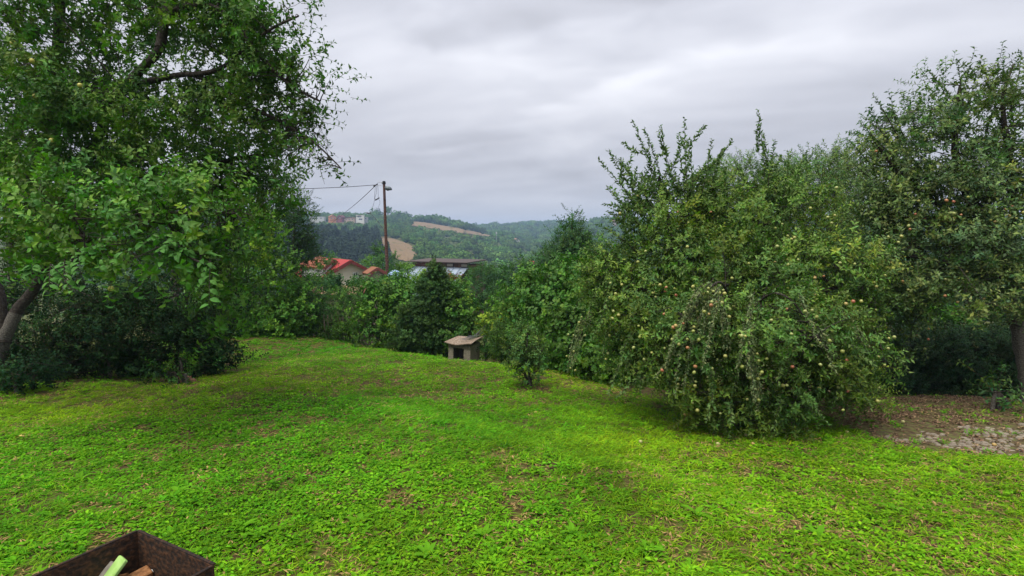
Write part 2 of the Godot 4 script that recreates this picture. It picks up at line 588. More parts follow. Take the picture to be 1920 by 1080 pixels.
# trunk and limbs: each [points, thick, thin]; the first is the trunk
func tree(called: String, label: String, category: String, limbs: Array, kinds: Array, lobes: Array, s: int, o := {}) -> Array:
	var root: Vector3 = limbs[0][0][0] if limbs.size() else o.root
	var t := thing(called, label, category, root, o.get("group", ""))
	var wood := wood_of(limbs) if limbs.size() else PackedVector3Array([root + Vector3(0, 0.3, 0)])
	if limbs.size():
		var mb := MB.new()
		mb.tube(spline(limbs[0][0], 6), limbs[0][1], limbs[0][2], 10, Color.WHITE, 0.12)
		part(o.get("trunk", "trunk"), mb, M.trunk, t)
	for k in range(1, limbs.size()):
		var lm := MB.new()
		lm.tube(spline(limbs[k][0], 6), limbs[k][1], limbs[k][2], 7, Color.WHITE, 0.1)
		part(o.get("limb", "limb"), lm, M.bark, t)
	var got := foliage(t, o.get("crown", "crown"), kinds, lobes, wood, s, o)
	var tm := MB.new()
	twig_mesh(tm, got[0], s + 5)
	if tm.v.size():
		var p := part("twigs", tm, M.bark, t)
		p.set_meta("kind", "stuff")
	return [t, got[1], wood]

# a many-stemmed bush standing on the ground under its lobes
func bush(called: String, label: String, category: String, px: float, d: float, kinds: Array, lobes: Array, s: int, o := {}) -> Node3D:
	var root := on_px(px, d, -0.05)
	var limbs := []
	for lb in lobes:
		var e: Vector3 = lb.c
		var b := root + Vector3(clampf(e.x - root.x, -0.6, 0.6) * 0.6, 0, clampf(e.z - root.z, -0.4, 0.4) * 0.6)
		b.y = ground_h(b.x, b.z) - 0.05
		limbs.append([[b, b.lerp(e, 0.45) + Vector3(0, 0.15, 0), e], 0.035, 0.012])
	if o.get("skirt", true):
		var low := []
		for lb in lobes:
			var e: Vector3 = lb.c
			var gy := ground_h(e.x, e.z)
			if e.y - lb.r.y < gy + 1.1 and lb.n > 90:
				low.append({"c": Vector3(e.x, gy + 0.32, e.z + lb.r.z * 0.3), "r": Vector3(lb.r.x, 0.34, lb.r.z * 0.8), "n": int(lb.n * 0.4)})
		lobes = lobes + low
	o.merge({"trunk": "stem", "limb": "stem", "crown": "foliage"})
	return tree(called, label, category, limbs, kinds, lobes, s, o)[0]

# ---------------------------------------------------------------- sky
const BANKS := [[840.0, 115.0, 230.0, 60.0, -0.15, 0.16], [1190.0, 175.0, 200.0, 40.0, -0.25, 0.16], [650.0, 60.0, 140.0, 60.0, 0.0, 0.06], [1120.0, 15.0, 220.0, 34.0, -0.1, -0.15], [890.0, 258.0, 150.0, 17.0, -0.12, -0.17], [1040.0, 300.0, 260.0, 30.0, 0.0, -0.04], [1600.0, 265.0, 320.0, 50.0, -0.1, -0.1], [1000.0, 205.0, 150.0, 13.0, -0.3, -0.08], [1500.0, 110.0, 300.0, 60.0, -0.2, 0.06], [740.0, 325.0, 200.0, 18.0, 0.0, -0.05]]

func sky_image() -> Image:
	var w := 1536
	var h := 768
	var im := Image.create(w, h, false, Image.FORMAT_RGBF)
	var a := FastNoiseLite.new()
	a.frequency = 0.55
	a.fractal_octaves = 5
	a.seed = 11
	var b := FastNoiseLite.new()
	b.frequency = 1.6
	b.fractal_octaves = 4
	b.seed = 23
	for j in h:
		var th := PI * (j + 0.5) / h
		var y := cos(th)
		for i in w:
			var ph := TAU * (i + 0.5) / w
			var x := sin(th) * sin(ph)
			var z := -sin(th) * cos(ph)
			var c: Color
			if y < -0.02:
				c = Color(0.1, 0.11, 0.09)
			else:
				var k := 1.0 / (maxf(y, 0.0) + 0.14)
				var px := x * k
				var pz := z * k
				var warp := a.get_noise_2d(px * 0.8 + 9.0, pz * 0.8) * 0.6
				var big := a.get_noise_2d(px * 0.75 + pz * 0.25 + warp, pz * 1.15 - px * 0.35 + warp * 0.7)
				var small := b.get_noise_2d(px * 0.6 + warp, pz * 1.3 - px * 0.4)
				var light := 1.03 + big * 0.26 + small * 0.12
				light += b.get_noise_2d(px * 1.3 + pz * 0.5 + warp * 2.0, pz * 3.2 - px * 1.1 + 60.0) * 0.055 * smoothstep(0.02, 0.2, y)
				# the broad banks of cloud over the valley
				if z < -0.3:
					var fwd := maxf(0.05, -z * cos(PITCH) - y * sin(PITCH))
					var sx := 960.0 + F * x / fwd + big * 90.0
					var sy := 540.0 - F * (y * cos(PITCH) - z * sin(PITCH)) / fwd + small * 40.0
					for bk in BANKS:
						var ux: float = (sx - bk[0]) / bk[2]
						var uy: float = (sy - bk[1] - bk[4] * (sx - bk[0])) / bk[3]
						light += bk[5] * exp(-ux * ux - uy * uy)
				var fade := smoothstep(0.0, 0.16, y)
				light = lerpf(1.06, clampf(light, 0.62, 1.5), 0.3 + 0.7 * fade)
				var cloud := Color(0.547, 0.562, 0.627)
				cloud = cloud.lerp(Color(0.6, 0.607, 0.65), clampf((light - 1.0) * 2.5, 0.0, 1.0))
				var level := 0.95 + 0.95 * maxf(y, 0.0)
				c = Color(cloud.r * light * level, cloud.g * light * level, cloud.b * light * level)
			im.set_pixel(i, j, c)
	return im

# ---------------------------------------------------------------- buildings
# ridge along z; the windows are [side, along, up, width, height], side 0 +x, 1 -x, 2 +z, 3 -z
func house(called: String, label: String, category: String, at_: Vector3, turn: float, size: Vector3, rise: float, wall: Color, roof: Color, wins: Array, group := "", o := {}) -> Node3D:
	var t := thing(called, label, category, at_, group, turn)
	var w := size.x * 0.5
	var l := size.z * 0.5
	var h := size.y
	var mb := MB.new()
	var drop: float = o.get("sink", 3.0)
	mb.box(Transform3D(Basis(), Vector3(0, (h - drop) * 0.5, 0)), Vector3(size.x, h + drop, size.z), wall)
	if rise > 0.0:
		for s in [-1.0, 1.0]:
			mb.tri_out(Vector3(-w, h, s * l), Vector3(w, h, s * l), Vector3(0, h + rise, s * l), wall, Vector3(0, 0, s))
	part("wall", mb, M.plaster, t, true)
	var over: float = o.get("over", 0.5)
	var thick: float = o.get("thick", 0.16)
	if rise > 0.0:
		for s in [-1.0, 1.0]:
			var rb := MB.new()
			var run := sqrt(w * w + rise * rise) + over
			var ang := atan2(rise, w)
			var b := Basis(Vector3(0, 0, 1), -s * ang)
			var mid := Vector3(s * cos(ang) * run * 0.5, h + rise - sin(ang) * run * 0.5 + thick * 0.5 + 0.01, 0)
			rb.box(Transform3D(b, mid), Vector3(run, thick, size.z + over * 2.0), roof, 0.02)
			part("roof", rb, o.get("mat", M.tile), t, true)
			for e in [-1.0, 1.0]:
				var eb := MB.new()
				eb.box(Transform3D(b, mid + Vector3(0, -0.06, e * (l + over + 0.035))), Vector3(run, thick + 0.12, 0.06), o.get("trim", Color(0.16, 0.04, 0.03)))
				part("verge_board", eb, M.plain, t, true)
	else:
		var rb := MB.new()
		rb.box(Transform3D(Basis(), Vector3(0, h + thick * 0.5, 0)), Vector3(size.x + over, thick, size.z + over), roof, 0.03)
		part("roof", rb, M.plaster, t, true)
	for q in wins:
		var x := Transform3D()
		match q[0]:
			0: x = Transform3D(Basis(Vector3.UP, PI / 2), Vector3(w, q[2], q[1]))
			1: x = Transform3D(Basis(Vector3.UP, -PI / 2), Vector3(-w, q[2], q[1]))
			2: x = Transform3D(Basis(), Vector3(q[1], q[2], l))
			3: x = Transform3D(Basis(Vector3.UP, PI), Vector3(q[1], q[2], -l))
		var fr := MB.new()
		var fw := 0.09 if q[3] < 2.0 else 0.14
		for s in [-1.0, 1.0]:
			fr.box(x * Transform3D(Basis(), Vector3(s * (q[3] * 0.5 - fw * 0.5), 0, 0.02)), Vector3(fw, q[4], 0.09), Color(0.55, 0.55, 0.54))
			fr.box(x * Transform3D(Basis(), Vector3(0, s * (q[4] * 0.5 - fw * 0.5), 0.02)), Vector3(q[3] - fw * 2.0, fw, 0.09), Color(0.55, 0.55, 0.54))
		fr.box(x * Transform3D(Basis(), Vector3(0, 0, 0.018)), Vector3(0.06, q[4] - fw * 2.0, 0.07), Color(0.55, 0.55, 0.54))
		var wn := part("window", fr, M.plain, t, true)
		var gl := MB.new()
		gl.box(x * Transform3D(Basis(), Vector3(0, 0, 0.012)), Vector3(q[3] - fw * 2.0, q[4] - fw * 2.0, 0.03), Color.WHITE)
		part("pane", gl, M.glass, wn, true)
	return t

# ---------------------------------------------------------------- far crowns
func far_crown(s: int, kind: int) -> ArrayMesh:
	rng.seed = s
	var mb := MB.new()
	var g := Color(0.066, 0.135, 0.03)
	if kind == 1:
		g = Color(0.024, 0.04, 0.022)
	var n := 190
	for i in n:
		var p: Vector3
		var nrm: Vector3
		if kind == 1:
			var t := pow(rng.randf(), 0.8)
			var a := rng.randf() * TAU
			var rad := (1.0 - t) * 0.27 * rnd(0.6, 1.15) + 0.015
			p = Vector3(cos(a) * rad, 0.08 + t * 0.95, sin(a) * rad)
			nrm = Vector3(cos(a), 0.5, sin(a)).normalized()
		else:
			var d := rdir()
			if d.y < -0.3:
				d.y = -d.y
			var lump := 1.0 + 0.28 * sin(d.x * 5.0 + s) * cos(d.z * 4.0 + s * 2.0) + 0.15 * sin(d.y * 7.0 + s)
			p = Vector3(d.x * 0.46, 0.58 + d.y * 0.44, d.z * 0.46) * Vector3(lump, lerpf(1.0, lump, 0.5), lump)
			nrm = d
		var b := frame((nrm + rdir() * 0.75).normalized(), rng.randf() * TAU)
		var z := rnd(0.05, 0.11) * (0.8 if kind == 1 else 1.0)
		var k := rnd(0.75, 1.3)
		var col := Color(g.r * k, g.g * k, g.b * k)
		if kind == 1:
			# drooping fans
			var out := Vector3(nrm.x, -0.35, nrm.z).normalized()
			var sd := out.cross(Vector3.UP).normalized()
			mb.tri(p - out * z * 0.7 + Vector3(0, 0.03, 0), p + sd * z * 0.8 + out * z * 0.3, p + out * z * 1.3, col)
			mb.tri(p - out * z * 0.7 + Vector3(0, 0.03, 0), p + out * z * 1.3, p - sd * z * 0.8 + out * z * 0.3, col)
		else:
			mb.tri(p - b.x * z, p + b.z * z * 0.8 + b.y * z * 0.3, p + b.x * z, col)
			mb.tri(p - b.x * z, p + b.x * z, p - b.z * z * 0.8 + b.y * z * 0.2, col)
	var core := Color(g.r * 0.9, g.g * 0.9, g.b * 0.9)
	if kind == 1:
		mb.tube(PackedVector3Array([Vector3(0, 0.05, 0), Vector3(0, 0.5, 0), Vector3(0, 0.96, 0)]), 0.19, 0.01, 7, core)
		mb.tube(PackedVector3Array([Vector3(0, -0.2, 0), Vector3(0, 0.2, 0)]), 0.02, 0.02, 5, Color(0.05, 0.04, 0.03))
	else:
		mb.ball(Vector3(0, 0.57, 0), Vector3(0.38, 0.36, 0.38), 8, 6, core)
		mb.tube(PackedVector3Array([Vector3(0, -0.2, 0), Vector3(0, 0.35, 0)]), 0.035, 0.03, 5, Color(0.05, 0.04, 0.03))
	return mb.mesh(M.far)

func row_of(p: Vector3) -> float:
	return 540.0 - F * tan(atan((p.y - EYE) / -p.z) + PITCH)

# px, distance, half width, depth of the open ground in front of the far houses
const CLEAR := [[600.0, 640.0, 16.0, 110.0], [627.0, 630.0, 10.0, 110.0], [643.0, 628.0, 8.0, 110.0], [660.0, 632.0, 12.0, 100.0], [679.0, 622.0, 10.0, 60.0], [689.0, 628.0, 6.0, 50.0], [1012.0, 1440.0, 10.0, 120.0], [993.0, 1425.0, 9.0, 120.0], [967.0, 640.0, 8.0, 60.0], [995.0, 330.0, 12.0, 60.0], [1029.0, 420.0, 10.0, 60.0], [950.0, 300.0, 8.0, 50.0], [974.0, 300.0, 8.0, 50.0], [1150.0, 700.0, 8.0, 50.0], [1094.0, 760.0, 8.0, 50.0], [931.0, 560.0, 4.0, 20.0]]
var fields := []   # [px0, px1, [near, far] per column]

func field(edges: Array) -> void:
	# edges: [px, nearest row, farthest row, distances to search between]
	var mb := MB.new()
	var last := []
	var spans := []
	for k in 25:
		var px := lerpf(edges[0][0], edges[-1][0], k / 24.0)
		var i := 0
		while i < edges.size() - 2 and px > edges[i + 1][0]:
			i += 1
		var u: float = (px - edges[i][0]) / (edges[i + 1][0] - edges[i][0])
		var r0: float = lerpf(edges[i][1], edges[i + 1][1], u)
		var r1: float = lerpf(edges[i][2], edges[i + 1][2], u)
		var d0 := 0.0
		var d1 := 0.0
		var d: float = edges[i][3]
		while d < edges[i][4]:
			var r := row_of(on_px(px, d))
			if d0 == 0.0 and r <= r0:
				d0 = d
			if r <= r1 and d1 == 0.0:
				d1 = d
			d += 2.0
		if d1 == 0.0:
			d1 = edges[i][4]
		if d0 == 0.0 or d0 > d1:
			d0 = d1 - 4.0
		spans.append([px, d0, d1])
		var line := []
		for m in 9:
			line.append(on_px(px, lerpf(d0, d1, m / 8.0), 0.5))
		if last.size():
			for m in 8:
				mb.quad_out(last[m], line[m], line[m + 1], last[m + 1], Color.WHITE, Vector3.UP)
		last = line
	var fo := structure("field", mb, M.field)
	fo.set_meta("label", "long tan mown field just below the hill crest" if fields.size() == 0 else "tan mown field on the slope right of the utility pole")
	fields.append(spans)

func in_field(px: float, d: float, room := 0.0) -> bool:
	for f in fields:
		if px < f[0][0] - room or px > f[-1][0] + room:
			continue
		var k := clampi(int((px - f[0][0]) / (f[-1][0] - f[0][0]) * 24.0), 0, 24)
		# trees on the near side of a field must not hide it
		if d > f[k][1] - 60.0 and d < f[k][2] + 3.0:
			return true
	return false

# ================================================================ the place
func _ready() -> void:
	rng.seed = 7
	noise.seed = 3
	noise.frequency = 0.05
	noise.fractal_octaves = 3
	fine.seed = 9
	fine.frequency = 0.25
	fine.fractal_octaves = 4
	var cam := Camera3D.new()
	cam.name = "camera"
	add_child(cam)
	cam.position = Vector3(0, EYE, 0)
	cam.rotation.x = -PITCH
	cam.fov = 55.0
	cam.near = 0.05
	cam.far = 6000.0
	cam.current = true
	var env := Environment.new()
	env.background_mode = Environment.BG_SKY
	var pan := PanoramaSkyMaterial.new()
	pan.panorama = ImageTexture.create_from_image(sky_image())
	pan.energy_multiplier = 1.03 / EXPOSURE
	var sky := Sky.new()
	sky.sky_material = pan
	env.sky = sky
	env.ambient_light_source = Environment.AMBIENT_SOURCE_SKY
	env.tonemap_mode = Environment.TONE_MAPPER_LINEAR
	env.tonemap_exposure = EXPOSURE
	env.sdfgi_enabled = true
	env.ssao_enabled = true
	env.ssil_enabled = true
	env.fog_enabled = true
	env.fog_density = 0.00038
	env.fog_light_color = Color(0.7, 0.82, 0.98)
	var we := WorldEnvironment.new()
	we.name = "world_environment"
	we.environment = env
	add_child(we)
	var sun := DirectionalLight3D.new()
	sun.name = "overcast_sun"
	sun.light_energy = 0.5
	sun.light_color = Color(1.0, 0.98, 0.93)
	sun.light_angular_distance = 50.0
	sun.shadow_enabled = true
	add_child(sun)
	sun.look_at_from_position(Vector3(-6, 20, 7), Vector3.ZERO)
	make_materials()
	make_grid()
	build_ground()
	build_hills()
	build_village()
	build_near_houses()
	build_pole()
	build_left_trees()
	build_hedge()
	build_apple_tree()
	build_right_tree()
	build_sapling()
	build_lawn()
	build_cobbles()
	build_doghouse()
	build_grill()
	build_small_things()

var lawn := PackedVector2Array([Vector2(-16, -10.6), Vector2(-9.5, -10.9), Vector2(-6.5, -11.2), Vector2(-6.2, -12.6), Vector2(-9.8, -19.2), Vector2(-7, -20.4), Vector2(-3.3, -17.9), Vector2(-1.7, -16.6), Vector2(0.0, -15.0), Vector2(1.0, -13.4), Vector2(2.1, -10.5), Vector2(3.2, -9.4), Vector2(4.9, -9.0), Vector2(4.85, -7.9), Vector2(4.75, -6.9), Vector2(5.3, -6.15), Vector2(6.2, -5.65), Vector2(9, -5.1), Vector2(16, -4.6), Vector2(16, 3), Vector2(-16, 3)])
var paved := PackedVector2Array([Vector2(5.0, -7.9), Vector2(4.95, -6.95), Vector2(5.4, -6.3), Vector2(6.3, -5.8), Vector2(9, -5.25), Vector2(12, -5.0), Vector2(12, -7.0), Vector2(8, -7.3), Vector2(6.5, -7.7)])

func build_ground() -> void:
	var azs := PackedFloat32Array()
	var a := -180.0
	while a < 180.0:
		azs.append(deg_to_rad(a))
		a += 0.8 if absf(a + 0.01) < 62.0 else 4.0
	azs.append(PI)
	var rs := PackedFloat32Array()
	var r := 0.4
	while r < 3100.0:
		rs.append(r)
		r *= 1.022
	var n := azs.size()
	var v := PackedVector3Array()
	var c := PackedColorArray()
	for i in rs.size():
		for j in n:
			var x := rs[i] * sin(azs[j])
			var z := -rs[i] * cos(azs[j])
			v.append(on(x, z))
			var col := Color(1, 1, 1)
			var q := fine.get_noise_2d(x * 3.0, z * 3.0)
			if rs[i] < 30.0 and in_poly(x, z, lawn):
				col = Color(0.75, 0.65, 0.5).lerp(Color(0.8, 1.1, 0.4), clampf(0.4 + q * 1.6, 0.0, 1.0))
			elif rs[i] < 14.0 and in_poly(x, z, paved):
				col = Color(1.7, 1.5, 1.3)
			elif rs[i] < 30.0:
				col = Color(1.25, 1.08, 0.9) if x > 4.0 and rs[i] < 13.0 else Color(0.8, 0.72, 0.62)
			else:
				col = Color(0.55, 1.0, 0.4).lerp(Color(0.85, 1.3, 0.5), clampf(0.5 + noise.get_noise_2d(x * 0.3, z * 0.3) * 1.4, 0.0, 1.0))
			c.append(col)
	var idx := PackedInt32Array()
	for i in rs.size() - 1:
		for j in n - 1:
			var p := i * n + j
			idx.append_array([p, p + n, p + 1, p + 1, p + n, p + n + 1])
	v.append(on(0, 0))
	c.append(Color.WHITE)
	for j in n - 1:
		idx.append_array([v.size() - 1, j, j + 1])
	var nn := PackedVector3Array()
	nn.resize(v.size())
	for t in range(0, idx.size(), 3):
		var e := (v[idx[t + 2]] - v[idx[t]]).cross(v[idx[t + 1]] - v[idx[t]])
		for k in 3:
			nn[idx[t + k]] += e
	for k in nn.size():
		nn[k] = nn[k].normalized()
	var arr := []
	arr.resize(Mesh.ARRAY_MAX)
	arr[Mesh.ARRAY_VERTEX] = v
	arr[Mesh.ARRAY_NORMAL] = nn
	arr[Mesh.ARRAY_COLOR] = c
	arr[Mesh.ARRAY_INDEX] = idx
	var m := ArrayMesh.new()
	m.add_surface_from_arrays(Mesh.PRIMITIVE_TRIANGLES, arr)
	m.surface_set_material(0, M.ground)
	var o := MeshInstance3D.new()
	o.mesh = m
	o.name = numbered("ground")
	add_child(o)
	o.set_meta("label", "brown earth and sloping ground under the lawn, falling to the valley")
	o.set_meta("kind", "structure")

func build_hills() -> void:
	field([[772.0, 424.0, 416.0, 520.0, 720.0], [800.0, 427.0, 418.0, 520.0, 720.0], [850.0, 436.0, 427.0, 520.0, 720.0], [890.0, 441.0, 435.0, 520.0, 720.0], [928.0, 446.0, 443.0, 520.0, 720.0]])
	field([[716.0, 458.0, 446.0, 250.0, 480.0], [740.0, 488.0, 449.0, 250.0, 480.0], [765.0, 492.0, 458.0, 250.0, 480.0], [782.0, 484.0, 468.0, 250.0, 480.0]])
	var broad := []
	var pine := []
	for k in 4:
		broad.append(far_crown(40 + k, 0))
	for k in 2:
		pine.append(far_crown(60 + k, 1))
	var where := [[], [], [], []]
	var tint := [PackedColorArray(), PackedColorArray(), PackedColorArray(), PackedColorArray()]
	var pw := [[], []]
	var pt := [PackedColorArray(), PackedColorArray()]
	rng.seed = 77
	for i in 15000:
		var d := 95.0 * pow(1500.0 / 95.0, pow(rng.randf(), 0.85))
		var px := rnd(150.0, 1900.0)
		if in_field(px, d):
			continue
		var p := on_px(px, d)
		var blocked := false
		for hs in CLEAR:
			if absf(px - hs[0]) < hs[2] and d < hs[1] + 4.0 and d > hs[1] - hs[3]:
				blocked = true
		if blocked:
			continue
		var open := noise.get_noise_2d(p.x * 0.25 + 50.0, p.z * 0.25)
		if px > 770.0 and open > 0.25 and d > 300.0 and d < 620.0 and rng.randf() < 0.85:
			continue
		if px < 738.0 and px > 250.0 and d > 225.0 and d < 420.0:
			if px > 715.0 and d > 380.0:
				continue
			var h := rnd(8.0, 11.5)
			var v := i % 2
			pw[v].append(Transform3D(Basis(Vector3.UP, rng.randf() * TAU).scaled(Vector3(h * 0.9, h, h * 0.9)), p))
			var g := rnd(0.7, 1.3)
			pt[v].append(Color(g, g, g * 1.15))
			continue
		var h := rnd(4.5, 8.5) * clampf(d / 600.0, 0.8, 1.5)
		if d < 140.0:
			h = rnd(4.0, 7.0)
		var v := i % 4
		var g := rnd(0.7, 1.35) * (1.0 + noise.get_noise_2d(p.x, p.z) * 0.5)
		var warm := rnd(-0.15, 0.25)
		where[v].append(Transform3D(Basis(Vector3.UP, rng.randf() * TAU).scaled(Vector3(h * rnd(0.9, 1.3), h, h * rnd(0.9, 1.3))), p - Vector3(0, h * 0.12, 0)))
		tint[v].append(Color(g * (1.0 + warm), g, g * (1.0 - warm * 0.5)))
	var wood := many("forest", broad[0], where[0], tint[0], self)
	tag(wood, "mixed green woodland covering the far hillsides", "forest")
	for v in range(1, 4):
		many("crowns", broad[v], where[v], tint[v], wood)
	var pines := many("pine_forest", pine[0], pw[0], pt[0], self)
	tag(pines, "dark blue-green pine wood on the slope below the hilltop houses", "forest")
	many("crowns", pine[1], pw[1], pt[1], pines)
	# the trees that stand out against the sky along the crest
	var crest := [[641.0, 10.0, 1], [645.0, 12.0, 0], [659.0, 13.0, 0], [672.0, 11.0, 0], [706.0, 15.0, 0], [712.0, 12.0, 0], [731.0, 17.0, 2], [744.0, 16.0, 0], [757.0, 14.0, 0], [765.0, 12.0, 0], [781.0, 9.0, 0], [790.0, 11.0, 0], [800.0, 8.0, 0], [806.0, 11.0, 0], [819.0, 14.0, 0], [828.0, 14.0, 0], [838.0, 12.0, 0], [848.0, 9.0, 0], [858.0, 8.0, 0], [869.0, 9.0, 1], [877.0, 8.0, 0]]
	for k in crest.size():
		var q: Array = crest[k]
		var d := 716.0 - maxf(0.0, q[0] - 850.0) * 0.4
		var p := on_px(q[0], d)
		var what: String = "dark conifer" if q[2] == 1 else ("thin see-through tree" if q[2] == 2 else "round broadleaf tree")
		var t := thing("crest_tree", "", "tree", p, "trees along the crest of the hill")
		var h: float = q[1]
		var m := MeshInstance3D.new()
		m.mesh = pine[k % 2] if q[2] == 1 else broad[k % 4]
		m.name = "crown"
		m.scale = Vector3(h * (0.5 if q[2] == 2 else 1.05), h * (0.62 if q[2] == 2 else 1.0), h * (0.5 if q[2] == 2 else 1.05))
		m.position.y = h * 0.42 if q[2] == 2 else -h * 0.12
		t.add_child(m)
		var mb := MB.new()
		mb.tube(PackedVector3Array([Vector3(0, -1, 0), Vector3(0, h * 0.7, 0)]), 0.3, 0.15, 6, Color.WHITE)
		part("trunk", mb, M.bark, t, true)
		var spot := "left of the pole" if q[0] < 722.0 else ("just past the pole" if q[0] < 770.0 else "above the tan field")
		var nth := ["first", "second", "third", "fourth", "fifth", "sixth", "seventh", "eighth", "ninth", "tenth", "eleventh", "twelfth", "thirteenth", "fourteenth", "fifteenth", "sixteenth", "seventeenth", "eighteenth", "nineteenth", "twentieth", "twenty-first"]
		tag(t, "%s, %s from the left along the crest, %s" % [what, nth[k], spot], "tree", "trees along the crest of the hill")

func build_village() -> void:
	var g := "houses on the far hills"
	var w := Color(0.62, 0.6, 0.56)
	house("long_house", "long low pale grey building at the left end of the hilltop row", "house", on_px(600, 640, 2.0), 0.1, Vector3(16, 4.5, 8), 0.0, Color(0.5, 0.5, 0.49), Color(0.42, 0.4, 0.38), [[2, -4.5, 2.8, 2.4, 1.4], [2, 0.0, 2.8, 2.4, 1.4], [2, 4.5, 2.8, 2.4, 1.4]], g)
	house("orange_house", "orange house on the hilltop beside a dark conifer", "house", on_px(627, 630, 2.0), 0.5, Vector3(7.5, 5.0, 7), 2.2, Color(0.55, 0.22, 0.09), Color(0.5, 0.2, 0.09), [[2, -1.6, 3.2, 1.3, 1.2], [2, 1.6, 3.2, 1.3, 1.2]], g)
	house("red_house", "small dark red hilltop house with one pale window", "house", on_px(643, 628, 2.0), -0.3, Vector3(6, 4.6, 6), 1.6, Color(0.22, 0.06, 0.06), Color(0.15, 0.05, 0.05), [[2, 0.3, 2.8, 1.8, 1.8]], g)
	house("brick_house", "low tan hilltop house between the red house and the white block", "house", on_px(660, 632, 2.0), 0.0, Vector3(12, 3.6, 7), 1.2, Color(0.45, 0.33, 0.25), Color(0.42, 0.2, 0.13), [[2, -3.5, 2.3, 1.4, 1.3], [2, 0.0, 2.3, 1.4, 1.3], [2, 3.5, 2.3, 1.4, 1.3]], g)
	house("modern_house", "white flat-roofed modern block with dark windows on the hilltop", "house", on_px(679, 622, 2.0), 0.15, Vector3(8.6, 7.0, 7), 0.0, Color(0.66, 0.64, 0.6), Color(0.6, 0.58, 0.55), [[2, -0.6, 5.2, 4.6, 1.6], [2, 0.6, 2.4, 4.0, 1.7], [0, 0.0, 5.0, 2.2, 1.5]], g)
	house("grey_house", "small grey house just behind the white hilltop block", "house", on_px(689, 628, 2.0), 0.2, Vector3(5, 6.2, 6), 0.0, Color(0.34, 0.34, 0.34), Color(0.4, 0.38, 0.36), [[2, 0.0, 4.4, 1.8, 1.4]], g)
	house("white_hall", "long white building under the dark far ridge, larger of the two", "building", on_px(1012, 1440), 0.05, Vector3(20, 6.5, 9), 0.0, Color(0.75, 0.74, 0.72), Color(0.6, 0.6, 0.6), [[2, -5, 3.6, 5, 2.0], [2, 5, 3.6, 5, 2.0]], g, {"sink": 6.0})
	house("white_hall", "lower white building under the dark far ridge, left of the larger one", "building", on_px(993, 1425), 0.05, Vector3(17, 4.2, 9), 0.0, Color(0.68, 0.68, 0.68), Color(0.55, 0.55, 0.55), [[2, -4, 2.4, 4, 1.4], [2, 4, 2.4, 4, 1.4]], g, {"sink": 6.0})
	house("cream_cottage", "cream cottage alone among trees below the thin mast", "house", on_px(967, 640), 0.4, Vector3(7, 3.8, 6), 1.8, w, Color(0.42, 0.24, 0.17), [[2, -1.4, 2.2, 1.2, 1.2], [2, 1.6, 2.2, 1.2, 1.2]], g)
	house("red_roof_cottage", "pink cottage with bright red roof on the valley side", "house", on_px(995, 330), -0.5, Vector3(5.2, 3.6, 5), 1.5, Color(0.6, 0.4, 0.33), Color(0.55, 0.13, 0.09), [[2, -1.2, 2.2, 0.9, 1.1], [2, 1.2, 2.2, 0.9, 1.1]], g)
	house("red_roof_cottage", "pink cottage half hidden behind the tall ash crown", "house", on_px(1029, 420), 0.3, Vector3(5, 4, 5), 1.6, Color(0.55, 0.42, 0.36), Color(0.5, 0.17, 0.12), [[2, 0, 2.4, 1.2, 1.1]], g)
	house("white_cottage", "white cottage low in the valley with a grey roof", "house", on_px(950, 300), 0.2, Vector3(4, 2.6, 4), 1.0, Color(0.62, 0.62, 0.6), Color(0.34, 0.32, 0.3), [[2, 0, 1.6, 1.0, 0.9]], g)
	house("pink_cottage", "pink cottage low in the valley beside the white one", "house", on_px(974, 300), 0.1, Vector3(4, 2.8, 4), 1.2, Color(0.6, 0.45, 0.38), Color(0.5, 0.3, 0.22), [[2, 0, 1.7, 1.0, 0.9]], g)
	house("stone_house", "brownish house on the right-hand hill crest above the apple shoots", "house", on_px(1150, 700), 0.2, Vector3(7, 6, 7), 2.0, Color(0.42, 0.34, 0.28), Color(0.36, 0.24, 0.2), [[2, -1.5, 3.8, 1.2, 1.2], [2, 1.5, 3.8, 1.2, 1.2]], g)
	house("stone_house", "tan house on the right-hand hill crest beside the ash tip", "house", on_px(1094, 760), 0.1, Vector3(8, 5, 7), 1.6, Color(0.45, 0.4, 0.36), Color(0.36, 0.26, 0.22), [[2, 0, 2.8, 2.0, 1.2]], g)
	var p := on_px(931, 560)
	var t := thing("radio_mast", "thin pale radio mast on the wooded slope", "mast", p)
	var mb := MB.new()
	mb.tube(PackedVector3Array([Vector3(0, -2, 0), Vector3(0, 14, 0)]), 0.25, 0.15, 6, Color(0.27, 0.28, 0.3))
	part("pole", mb, M.plain, t, true)
	for k in 3:
		var b := MB.new()
		b.box(Transform3D(Basis(Vector3.UP, k * TAU / 3.0), Vector3(sin(k * TAU / 3.0), 0, cos(k * TAU / 3.0)) * 0.55 + Vector3(0, 12.5, 0)), Vector3(0.4, 2.0, 0.3), Color(0.4, 0.41, 0.42))
		part("antenna", b, M.plain, t, true)

